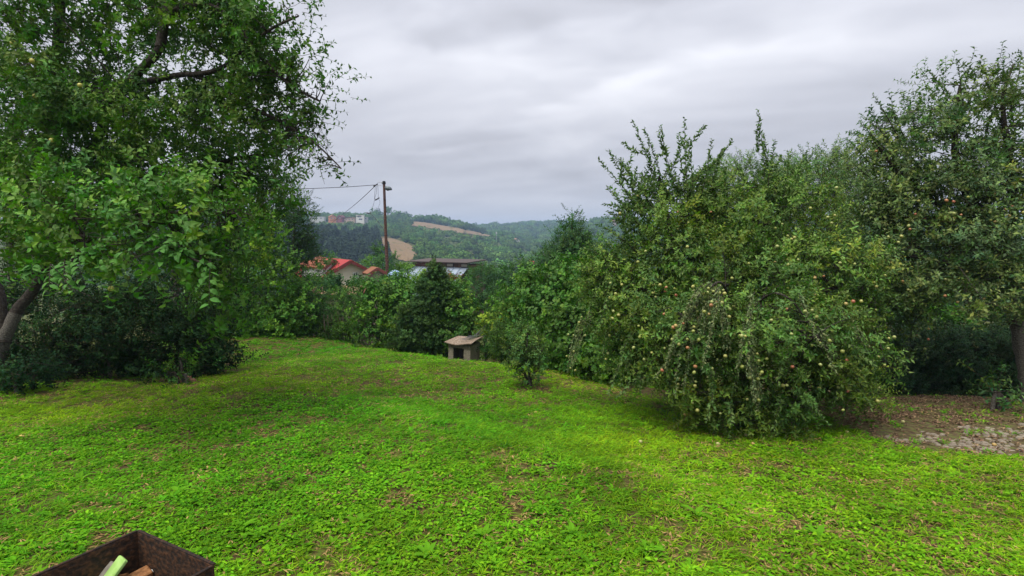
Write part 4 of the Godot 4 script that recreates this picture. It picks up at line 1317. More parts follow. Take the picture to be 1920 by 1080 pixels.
# ---------------------------------------------------------------- the overgrown far edge of the lawn
func build_hedge() -> void:
	var dull := sprigs(151, 10, 0.26, 0.075, 0.045, Color(0.036, 0.1, 0.03), 0.3, M.leaf)
	var vine := sprigs(161, 7, 0.26, 0.095, 0.08, Color(0.06, 0.15, 0.022), 0.28, M.leaf, {"broad": true, "droop": 0.5})
	var lime := sprigs(171, 8, 0.26, 0.1, 0.07, Color(0.13, 0.25, 0.03), 0.25, M.leaf, {"broad": true, "droop": 0.45})
	var fern := sprigs(181, 13, 0.3, 0.08, 0.03, Color(0.055, 0.145, 0.026), 0.25, M.leaf, {"droop": 0.5})
	var spruce := sprigs(191, 30, 0.24, 0.07, 0.022, Color(0.035, 0.09, 0.022), 0.3, M.needle, {"droop": 0.2, "low": 0.2})
	bush("hedge_bush", "dark dull-green bush left of the picket fence", "bush", 585, 21.3, dull, [lobe(570, 562, 21.4, 34, 30, 0.5, 200), lobe(556, 600, 21.6, 40, 30, 0.6, 240), lobe(590, 575, 20.6, 40, 34, 0.6, 200), lobe(560, 590, 21.3, 46, 36, 0.7, 220), lobe(600, 585, 21.4, 50, 44, 0.8, 260), lobe(630, 610, 21.0, 36, 30, 0.6, 150)], 251)
	bush("hedge_bush", "feathery dark green bush hanging over the picket fence", "bush", 655, 20.4, fern, [lobe(650, 585, 19.9, 50, 36, 0.6, 320), lobe(690, 570, 19.9, 40, 40, 0.6, 280), lobe(665, 610, 19.6, 40, 22, 0.3, 150), lobe(636, 562, 21.6, 26, 16, 0.5, 80), lobe(625, 612, 20.2, 30, 28, 0.4, 110)], 252, {"up": -0.2, "skirt": true})
	bush("vine_bush", "big-leaved vine-covered bush between the fence and the small spruce", "bush", 740, 18.9, vine, [lobe(735, 570, 19.0, 44, 34, 0.8, 280), lobe(770, 590, 18.7, 40, 46, 0.7, 300), lobe(710, 600, 18.8, 44, 44, 0.6, 200), lobe(760, 628, 18.5, 44, 24, 0.5, 130), lobe(704, 545, 19.2, 22, 16, 0.4, 70)], 253)
	var r := on_px(812, 16.9)
	tree("spruce_tree", "small dark spruce with pointed top in the hedge above the kennel", "tree", [[[r, r + Vector3(0, 1.4, 0), at(813, 494, 16.9)], 0.06, 0.012]], spruce, [lobe(813, 500, 16.9, 5, 10, 0.06, 70), lobe(813, 516, 16.9, 15, 10, 0.14, 189), lobe(813, 534, 16.9, 26, 11, 0.24, 354), lobe(813, 554, 16.9, 42, 12, 0.34, 567), lobe(812, 577, 16.9, 56, 13, 0.45, 803), lobe(812, 602, 16.9, 67, 14, 0.55, 992), lobe(812, 628, 16.9, 77, 15, 0.6, 992), lobe(812, 648, 16.9, 81, 10, 0.6, 709)], 254, {"up": -0.3, "shell": 0.5, "spread": 0.1})
	bush("vine_bush", "vine-covered bush directly behind the stone kennel", "bush", 850, 17.2, vine, [lobe(852, 566, 17.4, 24, 24, 0.5, 170), lobe(862, 590, 17.0, 30, 40, 0.6, 180), lobe(838, 630, 16.8, 36, 26, 0.5, 150), lobe(876, 628, 16.6, 20, 22, 0.4, 80), lobe(835, 590, 17.0, 24, 36, 0.4, 120)], 255)
	bush("flowering_bush", "pale yellow-green flowering bush to the right behind the kennel", "bush", 920, 17.0, lime, [lobe(906, 596, 17.2, 24, 22, 0.5, 110, {"warm": 0.15}), lobe(930, 612, 17.0, 24, 20, 0.5, 100, {"warm": 0.15}), lobe(950, 600, 16.8, 20, 24, 0.4, 80)], 256)
	bush("hedge_bush", "mid-green bush low on the lawn edge right of the kennel", "bush", 940, 15.4, fern, [lobe(925, 640, 15.6, 34, 24, 0.5, 170), lobe(960, 640, 15.0, 38, 34, 0.5, 230), lobe(1000, 640, 14.4, 40, 36, 0.5, 240), lobe(970, 600, 15.8, 40, 30, 0.5, 200)], 257)
	# the great dome of creeper at the right
	bush("creeper_mound", "tall rounded mound of creeper sloping down to the lawn by the apple tree", "bush", 1050, 13.4, vine, [lobe(1060, 530, 14.6, 60, 44, 0.9, 320), lobe(1000, 560, 14.8, 50, 36, 0.8, 240), lobe(955, 590, 15.4, 34, 24, 0.6, 120, {"warm": 0.1}), lobe(1050, 600, 13.8, 70, 50, 0.8, 380), lobe(1110, 560, 13.6, 70, 60, 0.9, 380), lobe(1100, 640, 12.6, 70, 56, 0.7, 360), lobe(1040, 655, 13.2, 40, 34, 0.5, 170), lobe(1150, 680, 11.8, 54, 40, 0.6, 240), lobe(1180, 600, 13.0, 90, 90, 0.9, 420), lobe(985, 545, 15.4, 24, 20, 0.4, 70, {"warm": 0.15})], 258, {"spread": 0.26})
	# trees between the lawn and the valley
	var ashl := sprigs(142, 12, 0.34, 0.095, 0.042, Color(0.042, 0.115, 0.036), 0.3, M.leaf)
	r = on_px(1074, 22)
	tree("ash_tree", "slender ash rising above the creeper mound against the blue ridge", "tree", [[[r, r + Vector3(0, 3, 0), at(1072, 420, 22)], 0.14, 0.02], [[r + Vector3(0, 3, 0), at(1040, 500, 22), at(1030, 470, 22)], 0.06, 0.02]], ashl, [lobe(1072, 445, 22, 30, 22, 0.7, 220), lobe(1078, 470, 22, 44, 26, 0.9, 400), lobe(1060, 500, 22, 56, 30, 1.0, 520), lobe(1030, 500, 22, 36, 30, 0.9, 320), lobe(1074, 416, 22, 8, 10, 0.2, 10, {"spread": 0.6}), lobe(1110, 500, 22, 50, 40, 1.0, 480), lobe(1030, 530, 21, 50, 34, 1.0, 440)], 261)
	var mid := sprigs(145, 9, 0.5, 0.16, 0.1, Color(0.04, 0.115, 0.03), 0.3, M.leaf, {"droop": 0.4})
	var midlime := sprigs(146, 9, 0.5, 0.16, 0.1, Color(0.075, 0.185, 0.03), 0.3, M.leaf, {"droop": 0.4})
	r = on_px(965, 36)
	tree("round_tree", "broad fresh-green tree with smooth dome beyond the creeper mound", "tree", [[[r, r + Vector3(0, 2, 0), at(968, 520, 36)], 0.2, 0.06]], mid, [lobe(970, 516, 36, 46, 26, 1.6, 260), lobe(935, 530, 36, 36, 24, 1.4, 180), lobe(1000, 520, 36, 30, 22, 1.2, 130), lobe(960, 555, 35, 60, 30, 1.6, 260)], 262)
	r = on_px(910, 30)
	tree("alder_tree", "narrow dark tree right of the long shed's roof edge", "tree", [[[r, r + Vector3(0, 2, 0), at(908, 520, 30)], 0.14, 0.03]], ashl, [lobe(905, 520, 30, 20, 24, 0.8, 130, {"size": 1.3}), lobe(900, 550, 30, 24, 24, 0.8, 150, {"size": 1.3}), lobe(915, 580, 29, 34, 30, 0.9, 220, {"size": 1.3}), lobe(885, 530, 34, 14, 24, 0.7, 90, {"size": 1.3})], 263)
	bush("garden_shrub", "fresh green shrub in front of the long shed, left of the spruce", "shrub", 770, 27, midlime, [lobe(768, 538, 27, 30, 14, 0.7, 120), lobe(788, 526, 28, 16, 9, 0.5, 50, {"warm": 0.25}), lobe(745, 538, 26, 22, 14, 0.6, 80)], 264)
	bush("garden_shrub", "green shrub below the cream house's window", "shrub", 660, 30, mid, [lobe(612, 541, 25, 16, 7, 0.4, 50), lobe(652, 540, 25, 20, 8, 0.4, 60), lobe(640, 552, 30, 34, 14, 0.8, 130), lobe(685, 548, 29, 30, 14, 0.8, 120), lobe(598, 545, 30, 34, 18, 0.8, 140), lobe(718, 535, 28, 20, 16, 0.6, 90), lobe(600, 580, 29, 40, 24, 0.8, 160)], 265)
	bush("garden_shrub", "slim yellowish shrub in front of the white annex", "shrub", 612, 36, mid, [lobe(610, 505, 36, 14, 18, 0.6, 60, {"warm": 0.2}), lobe(588, 532, 36, 24, 8, 0.6, 60, {"warm": 0.2}), lobe(620, 528, 36, 12, 8, 0.4, 34)], 266)
	bush("rust_shrub", "rust-brown leaved shrub over the metal roof's lower edge", "shrub", 855, 27, sprigs(147, 9, 0.4, 0.1, 0.07, Color(0.2, 0.1, 0.03), 0.3, M.leaf), [lobe(850, 526, 27, 16, 6, 0.5, 40), lobe(838, 532, 27, 12, 6, 0.4, 22)], 267)
	bush("garden_shrub", "lime shrub against the lower right corner of the metal roof", "shrub", 862, 25, midlime, [lobe(858, 548, 25, 22, 12, 0.5, 80)], 268)
	r = on_px(727, 48)
	tree("garden_tree", "small bright tree at the foot of the utility pole", "tree", [[[r, r + Vector3(0, 1.5, 0), at(716, 490, 48)], 0.12, 0.03]], mid, [lobe(714, 476, 48, 12, 22, 0.8, 90), lobe(716, 500, 47, 20, 14, 0.8, 90), lobe(742, 497, 50, 14, 16, 0.8, 70)], 269)
	r = on_px(690, 56)
	tree("garden_tree", "light green tree behind the cream house's gable", "tree", [[[r, r + Vector3(0, 1.5, 0), at(690, 500, 56)], 0.12, 0.03]], midlime, [lobe(694, 497, 56, 15, 11, 0.9, 80), lobe(702, 510, 54, 12, 10, 0.7, 50)], 270)
	r = on_px(770, 46)
	tree("garden_tree", "light green tree in front of the long shed's left end", "tree", [[[r, r + Vector3(0, 1.5, 0), at(765, 500, 46)], 0.12, 0.03]], midlime, [lobe(758, 507, 46, 18, 9, 0.8, 90, {"warm": 0.1}), lobe(780, 520, 42, 16, 7, 0.6, 60, {"warm": 0.3})], 271)
	# picket fence under the hedge
	var t := thing("picket_fence", "weathered picket fence almost hidden under the feathery bush", "fence", on_px(650, 19.6))
	rng.seed = 31
	for k in 15:
		var px := 606.0 + k * 7.0
		var p := on_px(px, 19.9 - k * 0.045)
		var mb := MB.new()
		mb.box(Transform3D(Basis(Vector3.UP, 0.15 + rnd(-0.1, 0.1)) * Basis(Vector3(0, 0, 1), rnd(-0.04, 0.04)), p + Vector3(0, 0.42, 0)), Vector3(0.055, 0.95 + rnd(-0.06, 0.06), 0.02), Color(0.45, 0.42, 0.38), 0.004)
		part("picket", mb, M.board, t)
	for hgt in [0.25, 0.7]:
		var mb := MB.new()
		var a := on_px(602, 19.95, hgt)
		var c := on_px(708, 19.25, hgt)
		mb.box(Transform3D(Basis(Vector3.UP, atan2(-(c.z - a.z), c.x - a.x)) * Basis(Vector3(0, 0, 1), asin((c.y - a.y) / a.distance_to(c))), (a + c) * 0.5 - Vector3(0, 0, 0.035)), Vector3(a.distance_to(c), 0.06, 0.03), Color(0.4, 0.37, 0.33), 0.005)
		part("rail", mb, M.board, t)

# ---------------------------------------------------------------- fruit
func apples(t: Node3D, spots: Array, count: int, s: int, red: float) -> void:
	rng.seed = s
	var kinds := []
	for k in 6:
		var mb := MB.new()
		var col: Color = [Color(0.24, 0.27, 0.06), Color(0.32, 0.31, 0.09), Color(0.36, 0.26, 0.09), Color(0.33, 0.15, 0.06), Color(0.3, 0.1, 0.05), Color(0.29, 0.32, 0.1)][k]
		mb.ball(Vector3.ZERO, Vector3(0.024, 0.022, 0.024), 9, 7, col, 0.22)
		kinds.append(mb.mesh(M.apple))
	for i in mini(count, spots.size()):
		var p: Vector3 = spots[rng.randi() % spots.size()] + rdir() * 0.12
		p.y = maxf(p.y, ground_h(p.x, p.z) + 0.25)
		var pick := 0
		if rng.randf() < red:
			pick = 2 + rng.randi() % 3
		else:
			pick = [0, 1, 5][rng.randi() % 3]
		var o := MeshInstance3D.new()
		o.mesh = kinds[pick]
		o.name = "apple"
		o.transform = world_of(t).affine_inverse() * Transform3D(Basis.from_euler(rdir()).scaled(Vector3.ONE * rnd(0.75, 1.15)), p)
		t.add_child(o, true)

func shoot(leaf_to: Array, tint: PackedColorArray, mb: MB, a: Vector3, b: Vector3, thick: float, every: float, sag: float) -> void:
	var l := a.distance_to(b)
	var side := rdir() * l * 0.05
	var pts := PackedVector3Array()
	for i in 9:
		var u := i / 8.0
		pts.append(a.lerp(b, u) + side * sin(u * PI) + Vector3(0, sag * l * sin(u * PI), 0))
	mb.tube(pts, thick, 0.002, 4, Color.WHITE, 0.0, false)
	var n := int(l / every)
	for k in n:
		var u := (k + 0.5) / n
		if u < 0.06:
			continue
		var i := mini(int(u * 8.0), 7)
		var p := pts[i].lerp(pts[i + 1], u * 8.0 - i)
		var ax := (pts[i + 1] - pts[i]).normalized()
		var out := ax.cross(rdir()).normalized()
		var dir := (out * 0.75 + ax * 0.7 + Vector3(0, -0.1, 0)).normalized()
		leaf_to.append(Transform3D(frame(dir, rng.randf() * TAU).scaled(Vector3.ONE * rnd(0.75, 1.2) * (1.05 - 0.4 * u)), p))
		var g := rnd(0.8, 1.3)
		tint.append(Color(g * rnd(0.9, 1.3), g, g))

func leaf_one(s: int, l: float, w: float, c: Color) -> ArrayMesh:
	rng.seed = s
	var mb := MB.new()
	for k in 2:
		mb.leaf(Vector3.ZERO, Vector3(rnd(-0.4, 0.4), 1, rnd(-0.4, 0.4)).normalized(), Vector3(rnd(-0.3, 0.3), 0.2, 1).normalized(), l * (1.0 - 0.3 * k), w, 0.22, 0.3, c * rnd(0.85, 1.15))
	return mb.mesh(M.leaf)

func build_apple_tree() -> void:
	var leafy := sprigs(301, 11, 0.24, 0.078, 0.035, Color(0.105, 0.2, 0.04), 0.3, M.leaf, {"droop": 0.35})
	var pale := sprigs(305, 11, 0.2, 0.058, 0.022, Color(0.17, 0.19, 0.085), 0.3, M.leaf, {"droop": 0.35})
	var d := 8.8
	var base := on_px(1398, 8.0, -0.08)
	var neck := at(1390, 700, 8.3)
	var limbs := [
		[[base, base.lerp(neck, 0.5) + Vector3(0.06, 0, 0), neck, at(1380, 640, 8.5)], 0.14, 0.1],
		[[neck, at(1340, 600, 8.6), at(1280, 500, 8.8), at(1250, 400, 9.0), at(1235, 330, 9.0)], 0.09, 0.02],
		[[neck, at(1400, 580, 8.6), at(1430, 460, 8.8), at(1440, 360, 8.9)], 0.085, 0.02],
		[[neck, at(1470, 610, 8.4), at(1560, 540, 8.4), at(1640, 560, 8.3)], 0.08, 0.015],
		[[neck, at(1300, 610, 8.3), at(1200, 540, 8.6), at(1130, 520, 8.8)], 0.07, 0.015],
		[[at(1380, 640, 8.5), at(1360, 540, 7.6), at(1330, 540, 7.2), at(1290, 600, 7.0)], 0.022, 0.008],
		[[at(1380, 640, 8.5), at(1430, 560, 7.5), at(1480, 560, 7.1), at(1530, 630, 6.9)], 0.022, 0.008],
		[[neck, at(1350, 660, 9.6), at(1300, 560, 10.2)], 0.06, 0.015],
		[[neck, at(1470, 640, 9.6), at(1540, 540, 10.2)], 0.06, 0.015]]
	var lobes := [
		lobe(1240, 420, 9.0, 70, 70, 0.6, 330), lobe(1310, 400, 9.2, 60, 70, 0.6, 300), lobe(1190, 500, 8.9, 80, 56, 0.7, 360), lobe(1290, 500, 8.6, 90, 70, 0.8, 460),
		lobe(1400, 440, 9.0, 80, 80, 0.8, 430, {"warm": 0.05}), lobe(1480, 430, 9.2, 80, 80, 0.8, 400, {"warm": 0.05}), lobe(1400, 540, 8.4, 100, 70, 0.9, 480), lobe(1520, 520, 8.6, 100, 70, 0.9, 480), lobe(1575, 530, 8.7, 76, 60, 0.7, 330),
		lobe(1150, 560, 8.8, 66, 60, 0.7, 320), lobe(1220, 610, 8.3, 90, 80, 0.8, 480), lobe(1330, 640, 7.7, 100, 80, 0.8, 520), lobe(1450, 640, 7.5, 100, 80, 0.8, 540), lobe(1535, 640, 7.7, 84, 80, 0.7, 480), lobe(1598, 660, 8.0, 56, 70, 0.6, 280),
		lobe(1245, 690, 8.1, 70, 44, 0.6, 300), lobe(1185, 655, 8.7, 50, 40, 0.6, 180), lobe(1340, 730, 7.6, 80, 40, 0.6, 280), lobe(1500, 720, 7.4, 90, 44, 0.6, 320), lobe(1575, 716, 7.6, 64, 36, 0.5, 220), lobe(1310, 752, 7.7, 50, 22, 0.4, 90),
		lobe(1400, 600, 9.8, 160, 90, 0.8, 500), lobe(1540, 590, 9.8, 100, 90, 0.7, 320), lobe(1280, 580, 9.8, 110, 90, 0.7, 320), lobe(1400, 785, 7.4, 44, 26, 0.4, 80), lobe(1460, 770, 7.3, 44, 26, 0.4, 80), lobe(1330, 770, 7.5, 40, 22, 0.4, 60)]
	var got := tree("apple_tree", "spreading apple tree laden with small apples, drooping onto the lawn", "tree", limbs, leafy, lobes, 311, {"spread": 0.22, "up": 0.0, "shell": 0.33, "per": 20})
	var t: Node3D = got[0]
	# upright water shoots and drooping tips, every leaf set along them
	var one := leaf_one(321, 0.09, 0.038, Color(0.095, 0.175, 0.05))
	var where := []
	var tint := PackedColorArray()
	var mb := MB.new()
	rng.seed = 322
	var ups := [[1250, 400, 1185, 226], [1262, 390, 1208, 240], [1275, 380, 1238, 236], [1290, 370, 1283, 222], [1290, 360, 1272, 250], [1300, 370, 1290, 262], [1310, 390, 1335, 262], [1325, 400, 1352, 280], [1235, 420, 1140, 282], [1230, 400, 1150, 290], [1225, 430, 1122, 300], [1220, 400, 1160, 325], [1215, 440, 1138, 350], [1220, 450, 1150, 365], [1230, 470, 1140, 395], [1240, 460, 1170, 400], [1250, 440, 1220, 300], [1340, 420, 1345, 300], [1360, 420, 1362, 312],
		[1428, 420, 1420, 206], [1434, 420, 1432, 250], [1440, 430, 1452, 262], [1446, 430, 1447, 290], [1455, 430, 1480, 290], [1470, 430, 1512, 282], [1465, 440, 1500, 320], [1420, 430, 1404, 300], [1380, 430, 1385, 330], [1520, 450, 1550, 330], [1560, 470, 1590, 380], [1200, 480, 1120, 420], [1190, 500, 1100, 455], [1180, 520, 1085, 500]]
	for q in ups:
		var dd := 8.9 + rnd(-0.3, 0.3)
		shoot(where, tint, mb, at(q[0], q[1], dd), at(q[2], q[3], dd + rnd(-0.3, 0.3)), 0.008, 0.017, 0.02)
		for e in 2:
			var u := rnd(0.1, 0.65)
			var a0 := at(lerpf(q[0], q[2], u), lerpf(q[1], q[3], u), dd)
			shoot(where, tint, mb, a0, a0 + Vector3(rnd(-0.35, 0.35), rnd(0.15, 0.5), rnd(-0.3, 0.3)), 0.005, 0.014, 0.02)
	for lb in lobes.slice(0, 21):
		var c: Vector3 = lb.c
		var low_down := c.y < 1.35
		for e in 7:
			var dv := (rdir() + (Vector3(0, EYE, 0) - c).normalized() * 0.9).normalized()
			var a0: Vector3 = c + dv * (lb.r as Vector3) * 0.85
			var b0 := a0 + Vector3(dv.x, 0, dv.z) * rnd(0.15, 0.4) + Vector3(rnd(-0.2, 0.2), rnd(-0.55, -0.15) if low_down else rnd(-0.1, 0.4), rnd(-0.1, 0.15))
			if b0.y > ground_h(b0.x, b0.z) + 0.2:
				shoot(where, tint, mb, a0, b0, 0.005, 0.016, 0.12)
	many("shoot_leaves", one, where, tint, t)
	# silvery hanging branches
	var wh2 := []
	var ti2 := PackedColorArray()
	var hang := [[1345, 535, 1290, 640, 7.0], [1340, 540, 1310, 690, 6.9], [1330, 540, 1262, 660, 7.0], [1350, 545, 1340, 610, 6.9], [1352, 560, 1362, 650, 6.9], [1325, 560, 1240, 700, 7.1], [1300, 600, 1275, 735, 7.0], [1420, 560, 1400, 660, 6.9], [1415, 590, 1395, 690, 6.8], [1400, 620, 1415, 745, 6.7], [1396, 640, 1410, 765, 6.7], [1490, 560, 1520, 660, 6.9], [1530, 610, 1560, 700, 6.9], [1560, 560, 1620, 640, 7.2], [1320, 545, 1285, 600, 6.95], [1110, 590, 1075, 690, 11.0], [1095, 600, 1078, 700, 11.0]]
	for q in hang:
		for e in 3:
			var o := rnd(-16, 16)
			var u := rnd(-14, 14)
			shoot(wh2, ti2, mb, at(q[0] + o * 0.5, q[1] + u, q[4] + e * 0.12), at(q[2] + o, q[3] + u, q[4] + rnd(-0.2, 0.2)), 0.006, 0.014, 0.08)
	many("drooping_leaves", leaf_one(323, 0.068, 0.025, Color(0.2, 0.27, 0.12)), wh2, ti2, t)
	part("shoots", mb, M.bark, t).set_meta("kind", "stuff")
	var low := []
	for lb in lobes.slice(0, 21):
		for k in 30:
			var dv := rdir()
			dv = (dv + (Vector3(0, EYE, 0) - (lb.c as Vector3)).normalized() * 1.3).normalized()
			low.append(lb.c + dv * lb.r * rnd(1.08, 1.38))
	for p in wh2.filter(func(_x): return rng.randf() < 0.08):
		low.append(p.origin + Vector3(rnd(-0.05, 0.05), -0.02, 0.05))
	apples(t, low, 300, 331, 0.14)
	# a feathery pale tree behind it
	var willow := sprigs(341, 15, 0.36, 0.09, 0.028, Color(0.11, 0.2, 0.06), 0.25, M.leaf, {"droop": 0.5})
	var r := on_px(1480, 16)
	tree("willow_tree", "feathery pale green tree rising behind the apple tree", "tree", [[[r, r + Vector3(0, 3, 0), at(1480, 380, 16)], 0.16, 0.03], [[r + Vector3(0, 3, 0), at(1560, 420, 16), at(1560, 330, 16)], 0.07, 0.02], [[r + Vector3(0, 2.6, 0), at(1400, 440, 16), at(1400, 350, 16)], 0.07, 0.02]], willow, [lobe(1400, 350, 16, 56, 44, 1.0, 510), lobe(1470, 360, 16, 60, 50, 1.0, 544), lobe(1550, 335, 16, 60, 50, 1.0, 578), lobe(1600, 380, 16, 60, 60, 1.0, 510), lobe(1350, 420, 16, 60, 60, 1.0, 476), lobe(1500, 440, 16, 130, 70, 1.2, 782), lobe(1620, 470, 16, 90, 80, 1.2, 510)], 342, {"up": 0.3})

func build_right_tree() -> void:
	var leafy := sprigs(351, 9, 0.24, 0.082, 0.038, Color(0.105, 0.18, 0.07), 0.3, M.leaf, {"droop": 0.4})
	var base := on_px(1962, 8.6, -0.1)
	var fork := at(1928, 690, 8.8)
	var limbs := [
		[[base, base.lerp(fork, 0.5) + Vector3(0.02, 0, 0), fork, at(1912, 610, 9.0), at(1890, 520, 9.2)], 0.17, 0.12],
		[[at(1885, 520, 9.2), at(1850, 430, 9.3), at(1800, 330, 9.4), at(1790, 240, 9.4), at(1800, 160, 9.4)], 0.12, 0.02],
		[[at(1885, 520, 9.2), at(1900, 400, 9.3), at(1890, 280, 9.2), at(1880, 190, 9.2), at(1900, 120, 9.2)], 0.085, 0.012],
		[[at(1850, 430, 9.3), at(1770, 390, 9.5), at(1690, 330, 9.5), at(1630, 250, 9.5)], 0.07, 0.015],
		[[at(1885, 520, 9.2), at(1800, 500, 9.0), at(1700, 480, 9.2), at(1630, 500, 9.3)], 0.07, 0.015],
		[[at(1900, 610, 9.0), at(1980, 500, 9.0), at(2050, 350, 9.0)], 0.12, 0.03]]
	var lobes := [
		lobe(1800, 190, 9.4, 70, 60, 0.6, 200), lobe(1700, 260, 9.5, 80, 60, 0.7, 270), lobe(1790, 280, 9.4, 90, 70, 0.8, 330), lobe(1880, 240, 9.3, 70, 80, 0.8, 300), lobe(1660, 330, 9.6, 70, 60, 0.7, 260),
		lobe(1740, 370, 9.4, 90, 60, 0.8, 400), lobe(1840, 390, 9.2, 90, 70, 0.8, 420), lobe(1920, 360, 9.0, 70, 90, 0.8, 340), lobe(1650, 430, 9.5, 80, 60, 0.8, 380), lobe(1740, 460, 9.2, 90, 60, 0.8, 440), lobe(1850, 480, 8.9, 90, 60, 0.8, 420),
		lobe(1640, 510, 9.4, 70, 60, 0.7, 320), lobe(1730, 535, 9.2, 80, 36, 0.7, 260), lobe(1840, 540, 8.8, 80, 36, 0.7, 240), lobe(1920, 520, 8.8, 70, 60, 0.7, 260), lobe(1690, 600, 9.6, 50, 50, 0.6, 200), lobe(2020, 350, 9.2, 110, 170, 1.0, 520), lobe(1640, 580, 9.9, 50, 60, 0.5, 200), lobe(1800, 560, 8.2, 50, 16, 0.4, 40)]
	var got := tree("apple_tree", "tall dark apple tree at the right with sky showing through its top", "tree", limbs, leafy, lobes, 361, {"spread": 0.22, "up": 0.15, "shell": 0.42, "per": 20})
	var t: Node3D = got[0]
	var one := leaf_one(362, 0.085, 0.036, Color(0.1, 0.17, 0.068))
	var where := []
	var tint := PackedColorArray()
	var mb := MB.new()
	rng.seed = 363
	for q in [[1790, 230, 1738, 128], [1795, 220, 1760, 150], [1800, 200, 1795, 112], [1805, 200, 1818, 126], [1810, 210, 1830, 150], [1890, 220, 1915, 96], [1900, 230, 1895, 150], [1905, 200, 1880, 130], [1880, 240, 1860, 160], [1690, 270, 1636, 176], [1680, 280, 1612, 212], [1670, 290, 1610, 228], [1700, 270, 1670, 196], [1720, 260, 1700, 184], [1650, 330, 1590, 262], [1640, 340, 1585, 290], [1850, 250, 1868, 190]]:
		var dd := 9.4 + rnd(-0.2, 0.2)
		shoot(where, tint, mb, at(q[0], q[1], dd), at(q[2], q[3], dd), 0.012, 0.024, 0.03)
	many("shoot_leaves", one, where, tint, t)
	part("shoots", mb, M.bark, t).set_meta("kind", "stuff")
	var br := MB.new()
	var stub := spline([at(1918, 800, 8.6), at(1895, 770, 8.5), at(1872, 740, 8.4)], 5)
	br.tube(stub, 0.075, 0.05, 8, Color.WHITE, 0.1)
	part("stub_branch", br, M.bark, t)
	var spots := []
	for lb in lobes.slice(4, 16):
		for k in 20:
			var dv: Vector3 = (rdir() + (Vector3(0, EYE, 0) - (lb.c as Vector3)).normalized() * 0.9).normalized()
			spots.append(lb.c + dv * lb.r * rnd(0.95, 1.12))
	for q in [[1755, 366], [1858, 362], [1895, 364], [1868, 386], [1873, 398], [1880, 385], [1792, 412], [1780, 408], [1778, 388], [1702, 450], [1900, 395]]:
		for k in 3:
			spots.append(at(q[0], q[1], 8.4))
	apples(t, spots, 75, 364, 0.35)
	# the clipped hedge in the shade
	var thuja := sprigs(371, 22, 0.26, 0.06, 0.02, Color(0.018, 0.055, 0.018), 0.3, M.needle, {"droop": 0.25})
	var hl := []
	for k in 7:
		hl.append(lobe(1640 + k * 50, 668, 11.0, 46, 50, 0.5, 340))
		hl.append(lobe(1640 + k * 50, 715, 10.8, 46, 34, 0.5, 200))
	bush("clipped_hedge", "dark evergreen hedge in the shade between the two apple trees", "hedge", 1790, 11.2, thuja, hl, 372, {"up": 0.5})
	var grn := sprigs(375, 9, 0.3, 0.09, 0.06, Color(0.07, 0.2, 0.03), 0.3, M.leaf)
	bush("garden_shrub", "bright green shrub glimpsed above the dark evergreen hedge", "shrub", 1770, 15, grn, [lobe(1765, 616, 12.4, 52, 20, 0.4, 190), lobe(1820, 580, 16, 60, 40, 0.6, 140), lobe(1700, 560, 16, 60, 40, 0.6, 120)], 376)
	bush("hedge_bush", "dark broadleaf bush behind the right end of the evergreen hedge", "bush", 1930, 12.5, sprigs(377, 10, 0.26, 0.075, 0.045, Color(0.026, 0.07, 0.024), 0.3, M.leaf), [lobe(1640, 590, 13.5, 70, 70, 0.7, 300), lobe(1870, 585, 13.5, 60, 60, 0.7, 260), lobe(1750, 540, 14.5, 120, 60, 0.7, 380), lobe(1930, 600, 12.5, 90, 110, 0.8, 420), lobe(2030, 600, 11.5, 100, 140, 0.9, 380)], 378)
	var sp := sprigs(379, 9, 0.2, 0.09, 0.04, Color(0.05, 0.13, 0.045), 0.25, M.leaf, {"droop": 0.5})
	bush("seedling", "leafy seedling by the cut branch at the right trunk's foot", "seedling", 1872, 8.3, sp, [lobe(1868, 735, 8.2, 16, 14, 0.14, 18), lobe(1880, 760, 8.3, 18, 14, 0.15, 16), lobe(1895, 790, 8.3, 20, 12, 0.15, 14)], 380, {"per": 5, "spread": 0.5})

func build_sapling() -> void:
	var lf := sprigs(391, 9, 0.13, 0.055, 0.024, Color(0.095, 0.2, 0.05), 0.28, M.leaf, {"droop": 0.3})
	var r := on_px(994, 10.4, -0.05)
	var limbs := [[[r, at(992, 705, 10.4), at(988, 660, 10.4), at(990, 612, 10.4)], 0.03, 0.008]]
	for q in [[1000, 700, 1020, 650], [985, 700, 955, 660], [998, 705, 1012, 690], [982, 700, 960, 690], [990, 690, 975, 630], [992, 680, 1005, 622]]:
		limbs.append([[r + Vector3(rnd(-0.04, 0.04), 0.05, 0), at(q[0], q[1], 10.4), at(q[2], q[3], 10.4 + rnd(-0.25, 0.25))], 0.018, 0.006])
	tree("young_tree", "small bushy young tree alone on the lawn right of the kennel", "tree", limbs, lf, [lobe(985, 645, 10.4, 25, 22, 0.3, 157), lobe(965, 665, 10.3, 15, 17, 0.2, 67), lobe(1005, 660, 10.4, 16, 20, 0.25, 90), lobe(989, 680, 10.3, 25, 15, 0.3, 100), lobe(985, 622, 10.4, 13, 11, 0.2, 45), lobe(953, 655, 10.3, 6, 6, 0.1, 10), lobe(980, 704, 10.3, 12, 7, 0.2, 22), lobe(1004, 700, 10.3, 9, 7, 0.2, 18)], 392, {"per": 6, "spread": 0.2, "up": 0.5})

